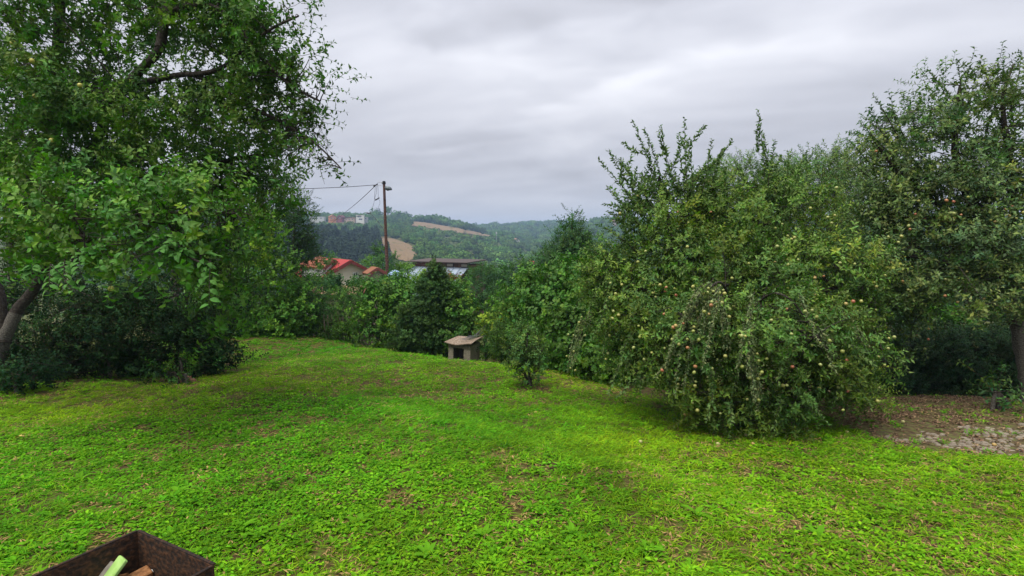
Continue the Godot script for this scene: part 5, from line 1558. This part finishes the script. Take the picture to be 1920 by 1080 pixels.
# ---------------------------------------------------------------- the lawn
func tuft(s: int, kind: int) -> ArrayMesh:
	rng.seed = s
	var mb := MB.new()
	match kind:
		0:  # small round-leaved weeds
			for i in 11:
				var a := rng.randf() * TAU
				var rr := 0.1 * sqrt(rng.randf())
				var p := Vector3(cos(a) * rr, rnd(0.012, 0.055), sin(a) * rr)
				var b := rng.randf() * TAU
				var k := rnd(0.75, 1.3)
				mb.broad_leaf(p, Vector3(cos(b), rnd(-0.1, 0.3), sin(b)).normalized(), Vector3(rnd(-0.25, 0.25), 1, rnd(-0.25, 0.25)), rnd(0.022, 0.043), rnd(0.017, 0.032), 0.15, 0.2, Color(0.1 * k * rnd(0.85, 1.25), 0.285 * k, 0.01 * k))
		1:  # broad-leaved rosette
			var n := 7
			for i in n:
				var b := TAU * i / n + rnd(-0.3, 0.3)
				var k := rnd(0.8, 1.25)
				mb.broad_leaf(Vector3(cos(b) * 0.008, 0.008, sin(b) * 0.008), Vector3(cos(b), rnd(0.25, 0.9), sin(b)).normalized(), Vector3.UP, rnd(0.045, 0.09), rnd(0.018, 0.03), 0.2, rnd(0.1, 0.5), Color(0.095 * k, 0.27 * k, 0.01 * k))
		2:  # grass blades
			for i in 16:
				var a := rng.randf() * TAU
				var rr := 0.07 * sqrt(rng.randf())
				var b := rng.randf() * TAU
				var k := rnd(0.75, 1.25)
				mb.leaf(Vector3(cos(a) * rr, 0, sin(a) * rr), Vector3(cos(b), rnd(0.25, 1.0), sin(b)).normalized(), Vector3(cos(b + 0.5) * 0.5, 1.0, sin(b + 0.5) * 0.5), rnd(0.04, 0.105), rnd(0.004, 0.009), 0.1, rnd(0.1, 0.5), Color(0.13 * k * rnd(0.8, 1.35), 0.305 * k, 0.012 * k))
		3:  # straw and dead leaves
			for i in 12:
				var a := rng.randf() * TAU
				var rr := 0.1 * sqrt(rng.randf())
				var b := rng.randf() * TAU
				var k := rnd(0.6, 1.3)
				mb.leaf(Vector3(cos(a) * rr, rnd(0.006, 0.025), sin(a) * rr), Vector3(cos(b), rnd(-0.1, 0.25), sin(b)).normalized(), Vector3.UP, rnd(0.03, 0.08), rnd(0.004, 0.014), 0.1, 0.05, Color(0.24 * k, 0.16 * k, 0.065 * k))
	return mb.mesh(M.dry if kind == 3 else M.turf)

func build_lawn() -> void:
	var kinds := ["clover", "broadleaf_weeds", "grass", "dry_straw"]
	var meshes := []
	for k in 4:
		meshes.append([tuft(400 + k * 3, k), tuft(401 + k * 3, k)])
	var where := [[[], []], [[], []], [[], []], [[], []]]
	var tint := [[PackedColorArray(), PackedColorArray()], [PackedColorArray(), PackedColorArray()], [PackedColorArray(), PackedColorArray()], [PackedColorArray(), PackedColorArray()]]
	rng.seed = 410
	var lo := pow(2.4, 0.8)
	var hi := pow(21.5, 0.8)
	for i in 92000:
		var d := pow(lerpf(lo, hi, rng.randf()), 1.25)
		var x := rnd(-1.0, 1.0) * (1.18 * d + 2.2)
		var inside := in_poly(x, -d, lawn)
		if not inside:
			# thinning out under the bushes
			if d > 21.0 or rng.randf() < (0.9 if in_poly(x, -d, paved) else 0.72):
				continue
			if x > 4.6 and d < 10.0 and d > 5.0 and rng.randf() < 0.72:
				continue
		var patch := fine.get_noise_2d(x * 2.2, d * 2.2)
		var bare := (fine.get_noise_2d(x * 3.3 + 70.0, d * 3.3) * 0.75 + fine.get_noise_2d(x * 11.0, d * 11.0 + 40.0) * 0.5)
		if bare > 0.09 and rng.randf() < clampf((bare - 0.09) * 4.5, 0.0, 0.86):
			if rng.randf() < 0.65:
				continue
		var kind := 0
		var dry_here := noise.get_noise_2d(x * 2.6 + 90.0, d * 2.6)
		var q := rng.randf()
		var grassy := clampf(0.5 + noise.get_noise_2d(x * 2.0, d * 2.0) * 0.9 + (0.2 if x > 0.5 else -0.08), 0.08, 0.85)
		if d > 9.0:
			grassy = clampf(grassy, 0.3, 0.55)
		if q < grassy:
			kind = 2
		elif q < grassy + 0.2:
			kind = 1
		elif q > (0.9 if d < 6.0 else 0.84) or (bare > 0.12 and q > 0.6) or (dry_here > 0.12 and q > 0.76):
			kind = 3
		var v := i % 2
		var s := rnd(0.75, 1.2) * clampf(0.86 + d * 0.035, 0.9, 1.45)
		if kind == 1:
			s *= 0.9 if d < 8.0 else 0.75
		if d > 9.0:
			s *= 0.8 if kind == 2 else 0.9
		var tl := Basis(Vector3(rnd(-1, 1), 0, rnd(-1, 1)).normalized(), rnd(0.0, 0.25)) * Basis(Vector3.UP, rng.randf() * TAU)
		where[kind][v].append(Transform3D(tl.scaled(Vector3.ONE * s), on(x, -d, -0.004)))
		var g := (1.0 + patch * 0.4) * rnd(0.6, 1.35)
		var dry := smoothstep(0.0, 0.35, noise.get_noise_2d(x * 2.6 + 90.0, d * 2.6)) * (0.34 if d > 6.0 else 0.28) * smoothstep(15.0, 8.0, d)
		var w := noise.get_noise_2d(x * 1.6 + 30.0, d * 1.6) * 0.7 + rnd(-0.2, 0.3) + dry
		tint[kind][v].append(Color(g * (1.0 + w), g * (1.0 + w * 0.25), g) if kind != 3 else Color(g, g, g))
	var says := ["low round-leaved clover and weeds carpeting the lawn", "flat broad-leaved rosettes scattered all over the lawn", "short yellowish green grass blades of the lawn", "dry straw and dead leaves between the lawn's green plants"]
	for k in 4:
		var first := many(kinds[k], meshes[k][0], where[k][0], tint[k][0], self)
		tag(first, says[k], ["clover", "weeds", "grass", "straw"][k])
		many("leaves" if k < 2 else "blades", meshes[k][1], where[k][1], tint[k][1], first)
	# single larger weeds that stand out near the camera
	var lm := []
	rng.seed = 420
	for k in 3:
		var mb := MB.new()
		var c: Color = Color(0.11, 0.29, 0.012) * [0.9, 1.05, 1.15][k]
		mb.broad_leaf(Vector3.ZERO, Vector3.UP, Vector3(0, 0, 1), 0.12, 0.045, 0.18, 0.35, c)
		lm.append(mb.mesh(M.turf))
	var spots := [[1320, 968, "by the middle of the right lawn"], [905, 1010, "in the front middle of the lawn"], [1080, 1010, "right of the front middle"], [460, 1010, "just right of the rusty fire trough"], [660, 985, "beside a bare patch at front left"], [430, 1000, "touching the fire trough's far corner side"], [795, 1045, "closest to the bottom edge at centre"], [1230, 1040, "above the dark bare soil at front right"], [1000, 960, "on the sparse grass behind the front weeds"], [120, 905, "at the far left of the front lawn"], [310, 930, "among clover behind the fire trough"], [1560, 1010, "in the front right corner lawn"], [560, 930, "in the left front lawn beside a brown patch"], [1705, 960, "far right in front of the cobbles"]]
	for k in spots.size():
		var q: Array = spots[k]
		var p := on_row(q[0], q[1])
		var t := thing("weed_plant", "bright broad-leaved weed rosette " + q[2], "weed", p, "larger weeds in the lawn")
		var n := 7 + rng.randi() % 4
		for i in n:
			var b := TAU * i / n + rnd(-0.3, 0.3)
			var dir := Vector3(cos(b), rnd(0.35, 1.3), sin(b)).normalized()
			var up := Vector3.UP - dir * dir.y
			up = up.normalized()
			var o := MeshInstance3D.new()
			o.mesh = lm[rng.randi() % 3]
			o.name = "leaf"
			o.transform = Transform3D(Basis(dir.cross(up), dir, up).scaled(Vector3.ONE * rnd(0.7, 1.15)), Vector3(cos(b) * 0.01, 0.0, sin(b) * 0.01))
			t.add_child(o, true)

func build_cobbles() -> void:
	# the old cobbles at the right, half buried in earth
	var mb := MB.new()
	rng.seed = 430
	var root := Node3D.new()
	root.name = numbered("cobbled_path")
	add_child(root)
	root.set_meta("kind", "structure")
	root.set_meta("label", "old grey cobbled paving half buried in earth at the right")
	root.position = on(7.0, -6.9)
	var shapes := []
	for k in 7:
		var s := MB.new()
		var g := rnd(0.7, 1.35)
		var pts := []
		var n := 7
		for i in n:
			var a := TAU * i / n
			pts.append(Vector3(cos(a) * 0.05 * rnd(0.82, 1.12), 0, sin(a) * 0.037 * rnd(0.82, 1.12)))
		for i in n:
			var a: Vector3 = pts[i]
			var b: Vector3 = pts[(i + 1) % n]
			var a1 := a * 0.74 + Vector3(0, 0.032, 0)
			var b1 := b * 0.74 + Vector3(0, 0.032, 0)
			var c := Color(g, g * 0.98, g * 0.95)
			s.quad_out(a - Vector3(0, 0.03, 0), b - Vector3(0, 0.03, 0), b + Vector3(0, 0.016, 0), a + Vector3(0, 0.016, 0), c, a + b)
			s.quad_out(a + Vector3(0, 0.016, 0), b + Vector3(0, 0.016, 0), b1, a1, c, a + b + Vector3(0, 0.1, 0))
			s.tri_out(a1, b1, Vector3(0, 0.038, 0), c, Vector3.UP)
		shapes.append(s.mesh(M.stone))
	var all := []
	var z := -5.0
	var row := 0
	while z > -8.0:
		var x := 4.9 + (0.055 if row % 2 else 0.0)
		while x < 10.5:
			var px := x + rnd(-0.03, 0.03) + 0.03 * sin(z * 9.0)
			var pz := z + rnd(-0.02, 0.02) + 0.03 * sin(x * 5.0)
			var gone := fine.get_noise_2d(px * 5.0, pz * 5.0) + smoothstep(-6.9, -7.7, pz) * 0.6
			if in_poly(px, pz, paved) and gone < 0.1:
				all.append([Vector2(px, pz).length() + absf(px - 7.0) * 0.3, Transform3D(Basis(Vector3.UP, 0.15 + rnd(-0.5, 0.5)).scaled(Vector3(rnd(0.7, 1.25), 1.0, rnd(0.7, 1.25))) * Basis(Vector3(1, 0, 0), rnd(-0.12, 0.12)), on(px, pz, rnd(-0.034, -0.008)))])
			x += 0.108
		z -= 0.082
		row += 1
	all.sort_custom(func(a, b): return a[0] < b[0])
	var inv := root.transform.affine_inverse()
	var rest := []
	var rt := PackedColorArray()
	for i in all.size():
		if i < 300:
			var o := MeshInstance3D.new()
			o.mesh = shapes[rng.randi() % 7]
			o.name = "cobble"
			o.transform = inv * (all[i][1] as Transform3D)
			root.add_child(o, true)
		else:
			rest.append(all[i][1])
			rt.append(Color.WHITE)
	if rest.size():
		many("cobbles", shapes[0], rest, rt, root)
	# dead leaves and litter on the bare earth behind
	var lm := MB.new()
	for k in 6:
		var g := rnd(0.6, 1.3)
		lm.leaf(Vector3(rnd(-0.05, 0.05), 0.006, rnd(-0.05, 0.05)), Vector3(rnd(-1, 1), 0.15, rnd(-1, 1)).normalized(), Vector3.UP, rnd(0.03, 0.055), 0.022, 0.2, 0.1, Color(0.16 * g, 0.105 * g, 0.065 * g))
	var where := []
	var tint := PackedColorArray()
	for i in 4200:
		var x := rnd(4.4, 11.0)
		var zz := rnd(-9.9, -5.6)
		if in_poly(x, zz, lawn) or (in_poly(x, zz, paved) and rng.randf() < 0.72):
			continue
		where.append(Transform3D(Basis(Vector3.UP, rng.randf() * TAU).scaled(Vector3.ONE * rnd(0.7, 1.3)), on(x, zz)))
		var g := rnd(0.6, 1.4)
		tint.append(Color(g, g * rnd(0.9, 1.1), g))
	tag(many("dead_leaves", lm.mesh(M.dry), where, tint, self), "brown dead leaves on the bare earth around the cobbles", "leaf litter")
	# tufts that grow between the cobbles
	var gm := tuft(440, 2)
	var n := 0
	for q in [[1735, 830, "left"], [1790, 832, "middle"], [1812, 872, "nearest"], [1880, 850, "right"], [1700, 800, "back left"], [1840, 815, "back right"]]:
		var p := on_row(q[0], q[1])
		var t := thing("grass_clump", "green clump of grass growing between the cobbles, the %s one" % q[2], "grass clump", p, "clumps between the cobbles")
		for k in 4:
			var o := MeshInstance3D.new()
			o.mesh = gm if k % 2 else tuft(400, 0)
			o.name = "blades" if k % 2 else "leaves"
			o.transform = Transform3D(Basis(Vector3.UP, k * 1.3).scaled(Vector3.ONE * 0.85), Vector3(rnd(-0.08, 0.08), 0, rnd(-0.05, 0.05)))
			t.add_child(o, true)

# ---------------------------------------------------------------- the kennel
func build_doghouse() -> void:
	var p := on_px(869, 15.0, 0.03)
	var t := thing("dog_kennel", "small weathered grey dog kennel with warped brown roof board at the lawn's edge", "dog kennel", p, "", 0.42)
	t.rotation.y = -0.36
	t.rotate_object_local(Vector3(0, 0, 1), -0.03)
	var w := 0.66
	var l := 0.6
	var h := 0.53
	var c := Color(0.95, 0.93, 0.86)
	var pieces := [["front_board", Vector3(-w * 0.5 + 0.075, h * 0.5, l * 0.5), Vector3(0.15, h, 0.035), 1.0], ["front_board", Vector3(w * 0.5 - 0.1, h * 0.5, l * 0.5), Vector3(0.2, h, 0.035), 0.96], ["sill_board", Vector3(-0.025, 0.06, l * 0.5 + 0.003), Vector3(0.285, 0.12, 0.035), 1.05], ["lintel_board", Vector3(0, h - 0.05, l * 0.5 + 0.024), Vector3(w, 0.1, 0.02), 0.55],
		["back_board", Vector3(0, h * 0.5, -l * 0.5), Vector3(w, h, 0.03), 0.8], ["floor_board", Vector3(0, 0.03, 0), Vector3(w - 0.06, 0.03, l - 0.06), 0.6]]
	for q in pieces:
		var mb := MB.new()
		mb.box(Transform3D(Basis(), q[1]), q[2], c * q[3], 0.006)
		part(q[0], mb, M.board, t, true)
	for s in [-1.0, 1.0]:
		for k in 4:
			var mb := MB.new()
			var bw := (l - 0.036) / 4.0
			mb.box(Transform3D(Basis(), Vector3(s * (w * 0.5 - 0.016), h * 0.5 + 0.004 * (k % 2), -l * 0.5 + 0.018 + bw * (k + 0.5))), Vector3(0.03, h - 0.01, bw - 0.004), c * (0.9 + 0.05 * ((k * 3) % 4)), 0.004)
			part("side_board", mb, M.board, t, true)
	var base := MB.new()
	base.box(Transform3D(Basis(), Vector3(0, 0.005, l * 0.5 + 0.045)), Vector3(w + 0.02, 0.07, 0.05), c * 0.8, 0.01)
	part("base_board", base, M.board, t, true)
	# warped roof board
	var rb := MB.new()
	var top := func(u: float, v: float) -> Vector3:
		var x := (u - 0.5) * (w + 0.14)
		var z := (v - 0.5) * (l + 0.24)
		var y := h + 0.075 - v * 0.035 + 0.022 * sin(u * 7.0 + v * 2.0) * (0.4 + 0.6 * v) + 0.08 * pow(maxf(0.0, u - 0.55) / 0.45, 2.0) * (1.0 - v * 0.5)
		return Vector3(x, y, z)
	var nu := 14
	var dn := Vector3(0, -0.022, 0)
	for i in nu:
		for j in nu:
			var a: Vector3 = top.call(i / 14.0, j / 14.0)
			var b: Vector3 = top.call((i + 1) / 14.0, j / 14.0)
			var d: Vector3 = top.call((i + 1) / 14.0, (j + 1) / 14.0)
			var e: Vector3 = top.call(i / 14.0, (j + 1) / 14.0)
			rb.quad_out(a, b, d, e, Color.WHITE, Vector3.UP)
			rb.quad_out(a + dn, b + dn, d + dn, e + dn, Color(0.7, 0.7, 0.7), Vector3.DOWN)
			if i == 0: rb.quad_out(a, e, e + dn, a + dn, Color.WHITE, Vector3.LEFT)
			if i == nu - 1: rb.quad_out(b, d, d + dn, b + dn, Color.WHITE, Vector3.RIGHT)
			if j == 0: rb.quad_out(a, b, b + dn, a + dn, Color.WHITE, Vector3(0, 0, -1))
			if j == nu - 1: rb.quad_out(e, d, d + dn, e + dn, Color.WHITE, Vector3(0, 0, 1))
	part("roof", rb, M.roofboard, t, true)
	# wire netting thrown over the roof
	var nb := MB.new()
	var lift := Vector3(0, 0.02, 0)
	for k in 22:
		var u0 := 0.42 + 0.62 * k / 21.0
		var line := PackedVector3Array()
		var line2 := PackedVector3Array()
		for m in 13:
			var v := m / 12.0 * 0.8 - 0.04
			var wob := 0.018 if (m + k) % 2 else -0.018
			var hump := Vector3(0, 0.05 * sin(v * 4.0 + u0 * 9.0) * sin(u0 * 5.0) + 0.05 + 0.16 * pow(maxf(0.0, u0 - 0.75) * 4.0, 1.5) * (1.0 - v), 0)
			line.append((top.call(clampf(u0 + wob, 0.0, 1.06), v) as Vector3) + lift + hump)
			line2.append((top.call(clampf(u0 - wob, 0.0, 1.06), v) as Vector3) + lift + hump)
		nb.tube(line, 0.0035, 0.0035, 3, Color(0.3, 0.31, 0.33), 0.0, false)
	var net := thing("wire_netting", "crumpled grey wire netting lying over the kennel's roof", "netting", t.position)
	net.rotation = t.rotation
	part("mesh_wires", nb, M.metal, net, true).set_meta("kind", "stuff")

# ---------------------------------------------------------------- the fire trough
func build_grill() -> void:
	var rim := 1.0
	var put := func(px: float, py: float, y: float) -> Vector3:
		var q := at(px, py, 1.0) - Vector3(0, EYE, 0)
		return Vector3(0, EYE, 0) + q * ((y - EYE) / q.y)
	var apex: Vector3 = put.call(258, 997, rim)
	var right: Vector3 = put.call(400, 1060, rim)
	var left: Vector3 = put.call(62, 1080, rim)
	var ax := (right - apex)
	var wd := ax.length()
	ax = ax.normalized()
	var along := (left - apex).normalized()
	# square the corner
	along = (along - ax * along.dot(ax)).normalized() * 0.94 + ax * along.dot(ax) * 0.06
	along = along.normalized()
	var deep := 0.19
	var ln := 0.95
	var ctr := apex + ax * wd * 0.5 + along * ln * 0.5
	var t := thing("fire_trough", "rusty sheet steel fire trough with open top at the bottom left", "grill", Vector3(ctr.x, ground_h(ctr.x, ctr.z), ctr.z))
	var up := Vector3.UP
	var wall := func(called: String, a: Vector3, b: Vector3, inward: Vector3) -> void:
		var mb := MB.new()
		var dir := (b - a).normalized()
		var bs := Basis(dir, up, dir.cross(up))
		var c := (a + b) * 0.5 - up * deep * 0.5
		mb.box(Transform3D(bs, c), Vector3(a.distance_to(b), deep, 0.005), Color(1, 1, 1), 0.0015)
		# folded rim
		mb.box(Transform3D(bs, (a + b) * 0.5 + up * 0.002 - inward * 0.004), Vector3(a.distance_to(b), 0.009, 0.012), Color(0.5, 0.45, 0.45), 0.002)
		part(called, mb, M.rust, t)
	var far_left := apex + along * ln
	var near_right := right + along * ln
	wall.call("wall", apex - along * 0.0, far_left, ax)
	wall.call("wall", apex - ax * 0.002, right + ax * 0.002, along)
	wall.call("wall", right + along * 0.006, near_right, -ax)
	wall.call("wall", far_left - ax * 0.002, near_right + ax * 0.002, -along)
	var fl := MB.new()
	fl.box(Transform3D(Basis(ax, up, ax.cross(up)), ctr - up * (deep - 0.004)), Vector3(wd - 0.012, 0.006, ln - 0.012), Color(0.6, 0.55, 0.55))
	part("bottom", fl, M.rust, t)
	for q in [apex + ax * 0.03 + along * 0.03, right - ax * 0.03 + along * 0.03, far_left + ax * 0.03 - along * 0.03, near_right - ax * 0.03 - along * 0.03]:
		var lg := MB.new()
		var g := ground_h(q.x, q.z) - 0.03
		lg.box(Transform3D(Basis(), Vector3(q.x, (g + rim - deep - 0.002) * 0.5, q.z)), Vector3(0.03, rim - deep - g, 0.03), Color(0.8, 0.8, 0.8), 0.003)
		part("leg", lg, M.rust, t)
	# what lies in it
	var floor_y := rim - deep + 0.005
	var stick := func(called: String, a: Vector3, b: Vector3, size: Vector2, mat: Material, label: String, cat: String, spin: float) -> void:
		var mb := MB.new()
		var y := (b - a).normalized()
		var x := y.cross(Vector3.UP).normalized().rotated(y, spin)
		mb.box(Transform3D(Basis(x, y, x.cross(y)), Vector3.ZERO), Vector3(size.x, a.distance_to(b), size.y), Color.WHITE, 0.004)
		whole(called, mb, mat, (a + b) * 0.5, label, cat)
	var g1: Vector3 = put.call(232, 1046, rim - 0.05)
	var g0: Vector3 = put.call(170, 1130, rim - 0.17)
	stick.call("painted_stick", g0, g1, Vector2(0.06, 0.016), M.greenpaint, "flat stick painted light green leaning in the rusty fire trough", "stick", 0.0)
	var w1: Vector3 = put.call(214, 1054, rim - 0.075)
	var w0: Vector3 = put.call(150, 1130, rim - 0.175)
	stick.call("wood_stick", w0, w1, Vector2(0.025, 0.02), M.board, "bare tan stick beside the green one in the fire trough", "stick", 0.4)
	var b0: Vector3 = put.call(225, 1100, rim - 0.15)
	var b1: Vector3 = put.call(282, 1070, rim - 0.14)
	stick.call("split_log", b0, b1, Vector2(0.055, 0.03), M.splitwood, "orange-brown split firewood lying on the fire trough's bottom", "firewood", 0.2)
	b0 = put.call(222, 1084, rim - 0.15)
	b1 = put.call(246, 1066, rim - 0.155)
	stick.call("split_log", b0, b1, Vector2(0.03, 0.02), M.splitwood, "small dark wood chip behind the green stick in the trough", "firewood", 0.5)
	rng.seed = 451
	for k in 7:
		var mb := MB.new()
		var c: Vector3 = put.call([255, 268, 262, 275, 250, 243, 290][k], [1060, 1063, 1072, 1078, 1068, 1058, 1075][k], rim - deep + 0.02)
		mb.ball(Vector3.ZERO, Vector3(rnd(0.014, 0.026), rnd(0.01, 0.018), rnd(0.014, 0.024)), 6, 4, Color(0.012, 0.011, 0.011))
		whole("charcoal_lump", mb, M.plain, c, "black charcoal lump in the far corner of the fire trough", "charcoal", "charcoal lumps in the fire trough")
	for k in 2:
		var mb := MB.new()
		var c: Vector3 = put.call([281, 284][k], [1064, 1072][k], rim - deep + 0.05)
		mb.box(Transform3D(Basis.from_euler(Vector3(0.6, k * 1.2, 0.8)), Vector3.ZERO), Vector3(0.022, 0.002, 0.012), Color(0.75, 0.76, 0.78))
		whole("foil_scrap", mb, M.metal, c, ["bright scrap of foil on the split log in the trough", "smaller scrap of foil beside the trough's right wall"][k], "foil")

func build_small_things() -> void:
	rng.seed = 461
	# windfalls
	var spots := [[1208, 834, "alone on the open grass left of the apple tree"], [1445, 812, "right beside the apple tree's trunk"], [1440, 790, "at the foot of the apple tree's trunk"], [1410, 822, "just in front of the apple tree's trunk"], [1425, 838, "below the trunk, nearest the lawn"], [1357, 838, "in the shadow left of the trunk"], [1605, 815, "on the shaded grass left of the cobbles"], [1315, 803, "under the left drooping branches"], [1890, 840, "yellow on the cobbles"], [1711, 795, "yellow on the dead leaves behind the cobbles"], [1640, 775, "on the bare earth by the crown's right tip"], [1500, 822, "on dark grass right of the trunk"]]
	for q in spots:
		var p := on_row(q[0], q[1])
		var mb := MB.new()
		mb.ball(Vector3(0, 0.015, 0), Vector3(0.026, 0.023, 0.026), 9, 7, [Color(0.36, 0.33, 0.14), Color(0.3, 0.3, 0.08), Color(0.36, 0.24, 0.08)][rng.randi() % 3], 0.22)
		whole("fallen_apple", mb, M.apple, p + Vector3(0, 0.02, 0), "windfall apple " + q[2], "apple", "windfalls under the apple tree")
	# heap of dry stalks by the kennel
	var mb := MB.new()
	var h := on_px(917, 15.0)
	for k in 60:
		var a := Vector3(rnd(-0.4, 0.35), rnd(0.0, 0.14), rnd(-0.15, 0.15))
		var b := a + Vector3(rnd(-0.25, 0.25), rnd(-0.05, 0.1), rnd(-0.12, 0.12))
		var g := rnd(0.6, 1.3)
		mb.tube(PackedVector3Array([a, (a + b) * 0.5 + Vector3(0, 0.03, 0), b]), 0.008, 0.004, 3, Color(0.22 * g, 0.13 * g, 0.07 * g), 0.0, false)
	var hp := whole("brush_heap", mb, M.plain, h, "small heap of dry brown stalks right of the kennel", "brush heap")
	hp.set_meta("kind", "thing")
	for q in [[336, 693, 11.0, 0.13, "reddish brown stone at the foot of the dark bushes"], [350, 698, 10.9, 0.07, "small brown stone right of the larger reddish one"], [779, 657, 17.2, 0.16, "brown stump showing at the hedge foot left of the kennel"]]:
		var s := MB.new()
		var r: float = q[3]
		var n := 8
		for i in 6:
			for j in n:
				var v := []
				for o in [[i, j], [i + 1, j], [i + 1, j + 1], [i, j + 1]]:
					var th: float = PI * o[0] / 6.0
					var ph: float = TAU * (int(o[1]) % n) / n
					var dv := Vector3(sin(th) * cos(ph), cos(th), sin(th) * sin(ph))
					v.append(dv * r * Vector3(1.2, 0.8, 0.9) * (1.0 + 0.28 * fine.get_noise_3d(dv.x * 5.0 + r * 90.0, dv.y * 5.0, dv.z * 5.0)))
				s.quad_out(v[0], v[1], v[2], v[3], Color(1.1, 0.62, 0.45), (v[0] + v[2]))
		whole("stump" if q[0] > 700 else "stone", s, M.stone, on_px(q[0], q[2], r * 0.4), q[4], "stump" if q[0] > 700 else "stone")
	# ferny weed in front of the dark bushes
	var lf := sprigs(471, 9, 0.2, 0.07, 0.035, Color(0.06, 0.18, 0.03), 0.25, M.leaf)
	bush("weed_plant", "leafy weed at the shade's edge by the reddish stone", "weed", 350, 10.7, lf, [lobe(345, 706, 10.7, 20, 10, 0.2, 30), lobe(320, 700, 10.8, 12, 8, 0.15, 16)], 472, {"per": 5, "spread": 0.5})
	bush("weed_plant", "thin yellowish stalk leaning at the shade's edge", "weed", 340, 10.9, lf, [lobe(338, 676, 10.9, 5, 8, 0.06, 10, {"warm": 0.5})], 473, {"per": 4, "spread": 0.5})
	# yellow autumn leaf on the grass at the left edge
	var yl := MB.new()
	yl.broad_leaf(Vector3.ZERO, Vector3(0.8, 0.5, 0.2).normalized(), Vector3.UP, 0.11, 0.07, 0.15, 0.2, Color(0.5, 0.36, 0.12))
	whole("fallen_leaf", yl, M.dry, on_px(4, 6.6, 0.05), "tan fallen leaf standing in the clover at the left edge", "leaf")
